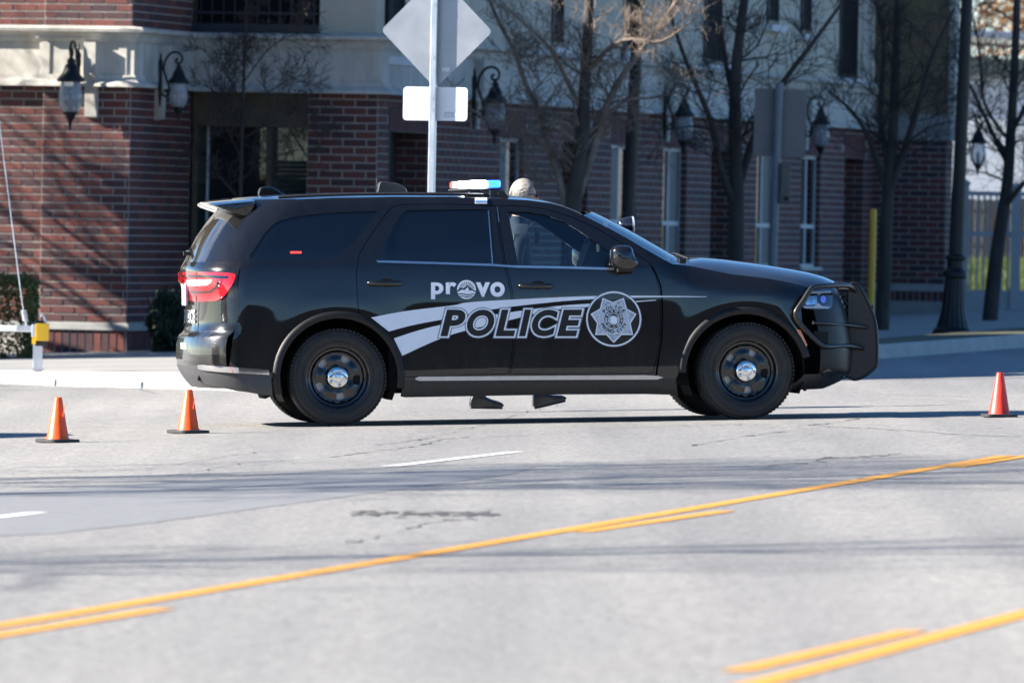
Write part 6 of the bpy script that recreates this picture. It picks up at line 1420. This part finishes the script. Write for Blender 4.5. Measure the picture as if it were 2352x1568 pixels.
    hr.add(cap, [(i*n1+k, i*n1+(k+1) % n1, (i+1)*n1+(k+1) % n1, (i+1)*n1+k) for i in range(n2) for k in range(n1)])
    hr.build('hair_base', mat('dark grey hair', (.16,.148,.137), .7, var=.3, scale=60), t, smooth=True); hr = MB()
    for _ in range(1500):
        a = rnd.uniform(0, 6.2832); ph = rnd.uniform(.1, 1.7); x, y, z = math.sin(ph)*math.cos(a), math.sin(ph)*math.sin(a), math.cos(ph)
        if x > .38+.45*max(0, z): continue
        pts = []
        for s_ in range(4):
            f = s_/3; q_ = Vector((x-.42*f, y+.06*math.copysign(f, y), z-.10*f+.12*f*(1-f))).normalized(); pts.append(C+Vector((q_.x*.112-.004, q_.y*.091, q_.z*.139+.004))*S*(1+.02*rnd.random()))
        hr.tube(pts, [.0032*S, .0042*S, .0036*S, .001*S], 3, cap=False)
    hr.build('hair', mat('grey hair', (.34,.315,.29), .5, col2=(.21,.19,.175), scale=14, stretch=(1, 3, 3)), t, smooth=True)
    g = MB()
    for sy in (-1, 1): g.box(C/S+Vector((.098, sy*.034, .012)), (.012, .058, .036)); g.tube([C/S+Vector((.098, sy*.064, .022)), C/S+Vector((.05, sy*.085, .022)), C/S+Vector((-.02, sy*.086, .016))], .004, 5)
    g.box(C/S+Vector((.106, 0, .02)), (.008, .014, .006)); g.v = [q*S for q in g.v]; gl = g.build('sunglasses', mat('sunglass plastic', (.006,.006,.007), .12, coat=1, var=.1), t); bevel(gl, .003)
    # shoes
    for nm_, ank, pitch in (('shoe', Vector(J['lank'][:3]), 0), ('shoe', Vector(J['rank'][:3]), 12)):
        pass
    def shoe(px, py, up_, roll):
        w_ = at_y(px, py, YO); loc = M.inverted() @ w_
        prof = [(-.105, 0), (-.112, .03), (-.10, .085), (-.09, .14), (-.05, .15), (.0, .142), (.03, .115), (.07, .088), (.12, .074), (.16, .062), (.19, .042), (.198, .02), (.19, .0)]
        ys = [(-.050, .62), (-.044, .85), (-.025, .97), (0, 1.0), (.025, .97), (.044, .85), (.050, .62)]; q = MB(); n = len(prof); vs = []
        for y, k in ys: vs += [Vector((x*(.96+.04*k), y*(1 if x < .1 else .8), z*k if z > .02 else z)) for x, z in prof]
        q.add(vs, [(i*n+j, i*n+(j+1) % n, (i+1)*n+(j+1) % n, (i+1)*n+j) for i in range(6) for j in range(n)]+[tuple(range(n)), tuple(6*n+j for j in range(n))])
        R3 = Matrix.Rotation(R_(up_), 3, 'Y'); q.v = [loc+R3 @ Vector((v.x*.92, v.y*.9, v.z*.8)) for v in q.v]; s_ = q.build('shoe', mat('black leather shoe', (.022,.024,.026), .32, var=.3, scale=30, coat=.4), t, smooth=True); sm_ = s_.modifiers.new('sub', 'SUBSURF'); sm_.levels = 2; sm_.render_levels = 2; s_.data.polygons.foreach_set('use_smooth', [True]*len(s_.data.polygons))
        so_ = MB(); so_.add([loc+R3 @ Vector((x, y, z)) for z in (-.012, .010) for x, y in ((-.09, -.038), (.10, -.042), (.15, -.032), (.172, 0), (.15, .032), (.10, .042), (-.09, .038))], [tuple(range(7)), tuple(range(7, 14))]+[(i, (i+1) % 7, 7+(i+1) % 7, 7+i) for i in range(7)]); so_.build('sole', mat('shoe sole', (.03,.03,.032), .8, var=.2), s_)
    shoe(1106, 935, 0, 0); shoe(1252, 930, -14, 0)
    for z, w_ in ((1.04, .0),):
        b = MB(); b.tube([Vector((.02+.135*math.cos(a), .165*math.sin(a), z))*S for a in [6.2832*k/20 for k in range(21)]], .024, 6); b.build('duty_belt', mat('belt leather', (.008,.008,.009), .4, var=.2), t, auto=60)
    b = MB(); b.box(Vector((.02, -.19, .97))*S, (.10, .05, .16)); b.build('holster', mat('belt leather', (.008, .008, .009)), t)
    b = MB(); b.box(Vector((-.01, -.245, 1.37))*S, (.075, .012, .085)); b.build('shoulder_patch', mat('shoulder patch', (.35,.27,.06), .7, col2=(.05,.08,.2), scale=60), t)
    b = MB(); b.box(Vector((.16, -.10, 1.38))*S, (.035, .05, .09)); b.tube([Vector((.16, -.10, 1.42))*S, Vector((.12, -.16, 1.50))*S, Vector((.02, -.17, 1.40))*S], .006, 5); b.build('radio_microphone', mat('radio black', (.012,.012,.013), .4, var=.2), t)
officer()
# second patrol SUV beyond the left edge: its roof shadow reaches the first cone
r2 = copy_tree(suv); r2['label'] = 'second black police SUV standing beyond the rear cones, out of view'
r2.matrix_world = Matrix.Translation((-9.15-org_.x, 68.9-org_.y, gz(-9.15)-org_.z)) @ CARM
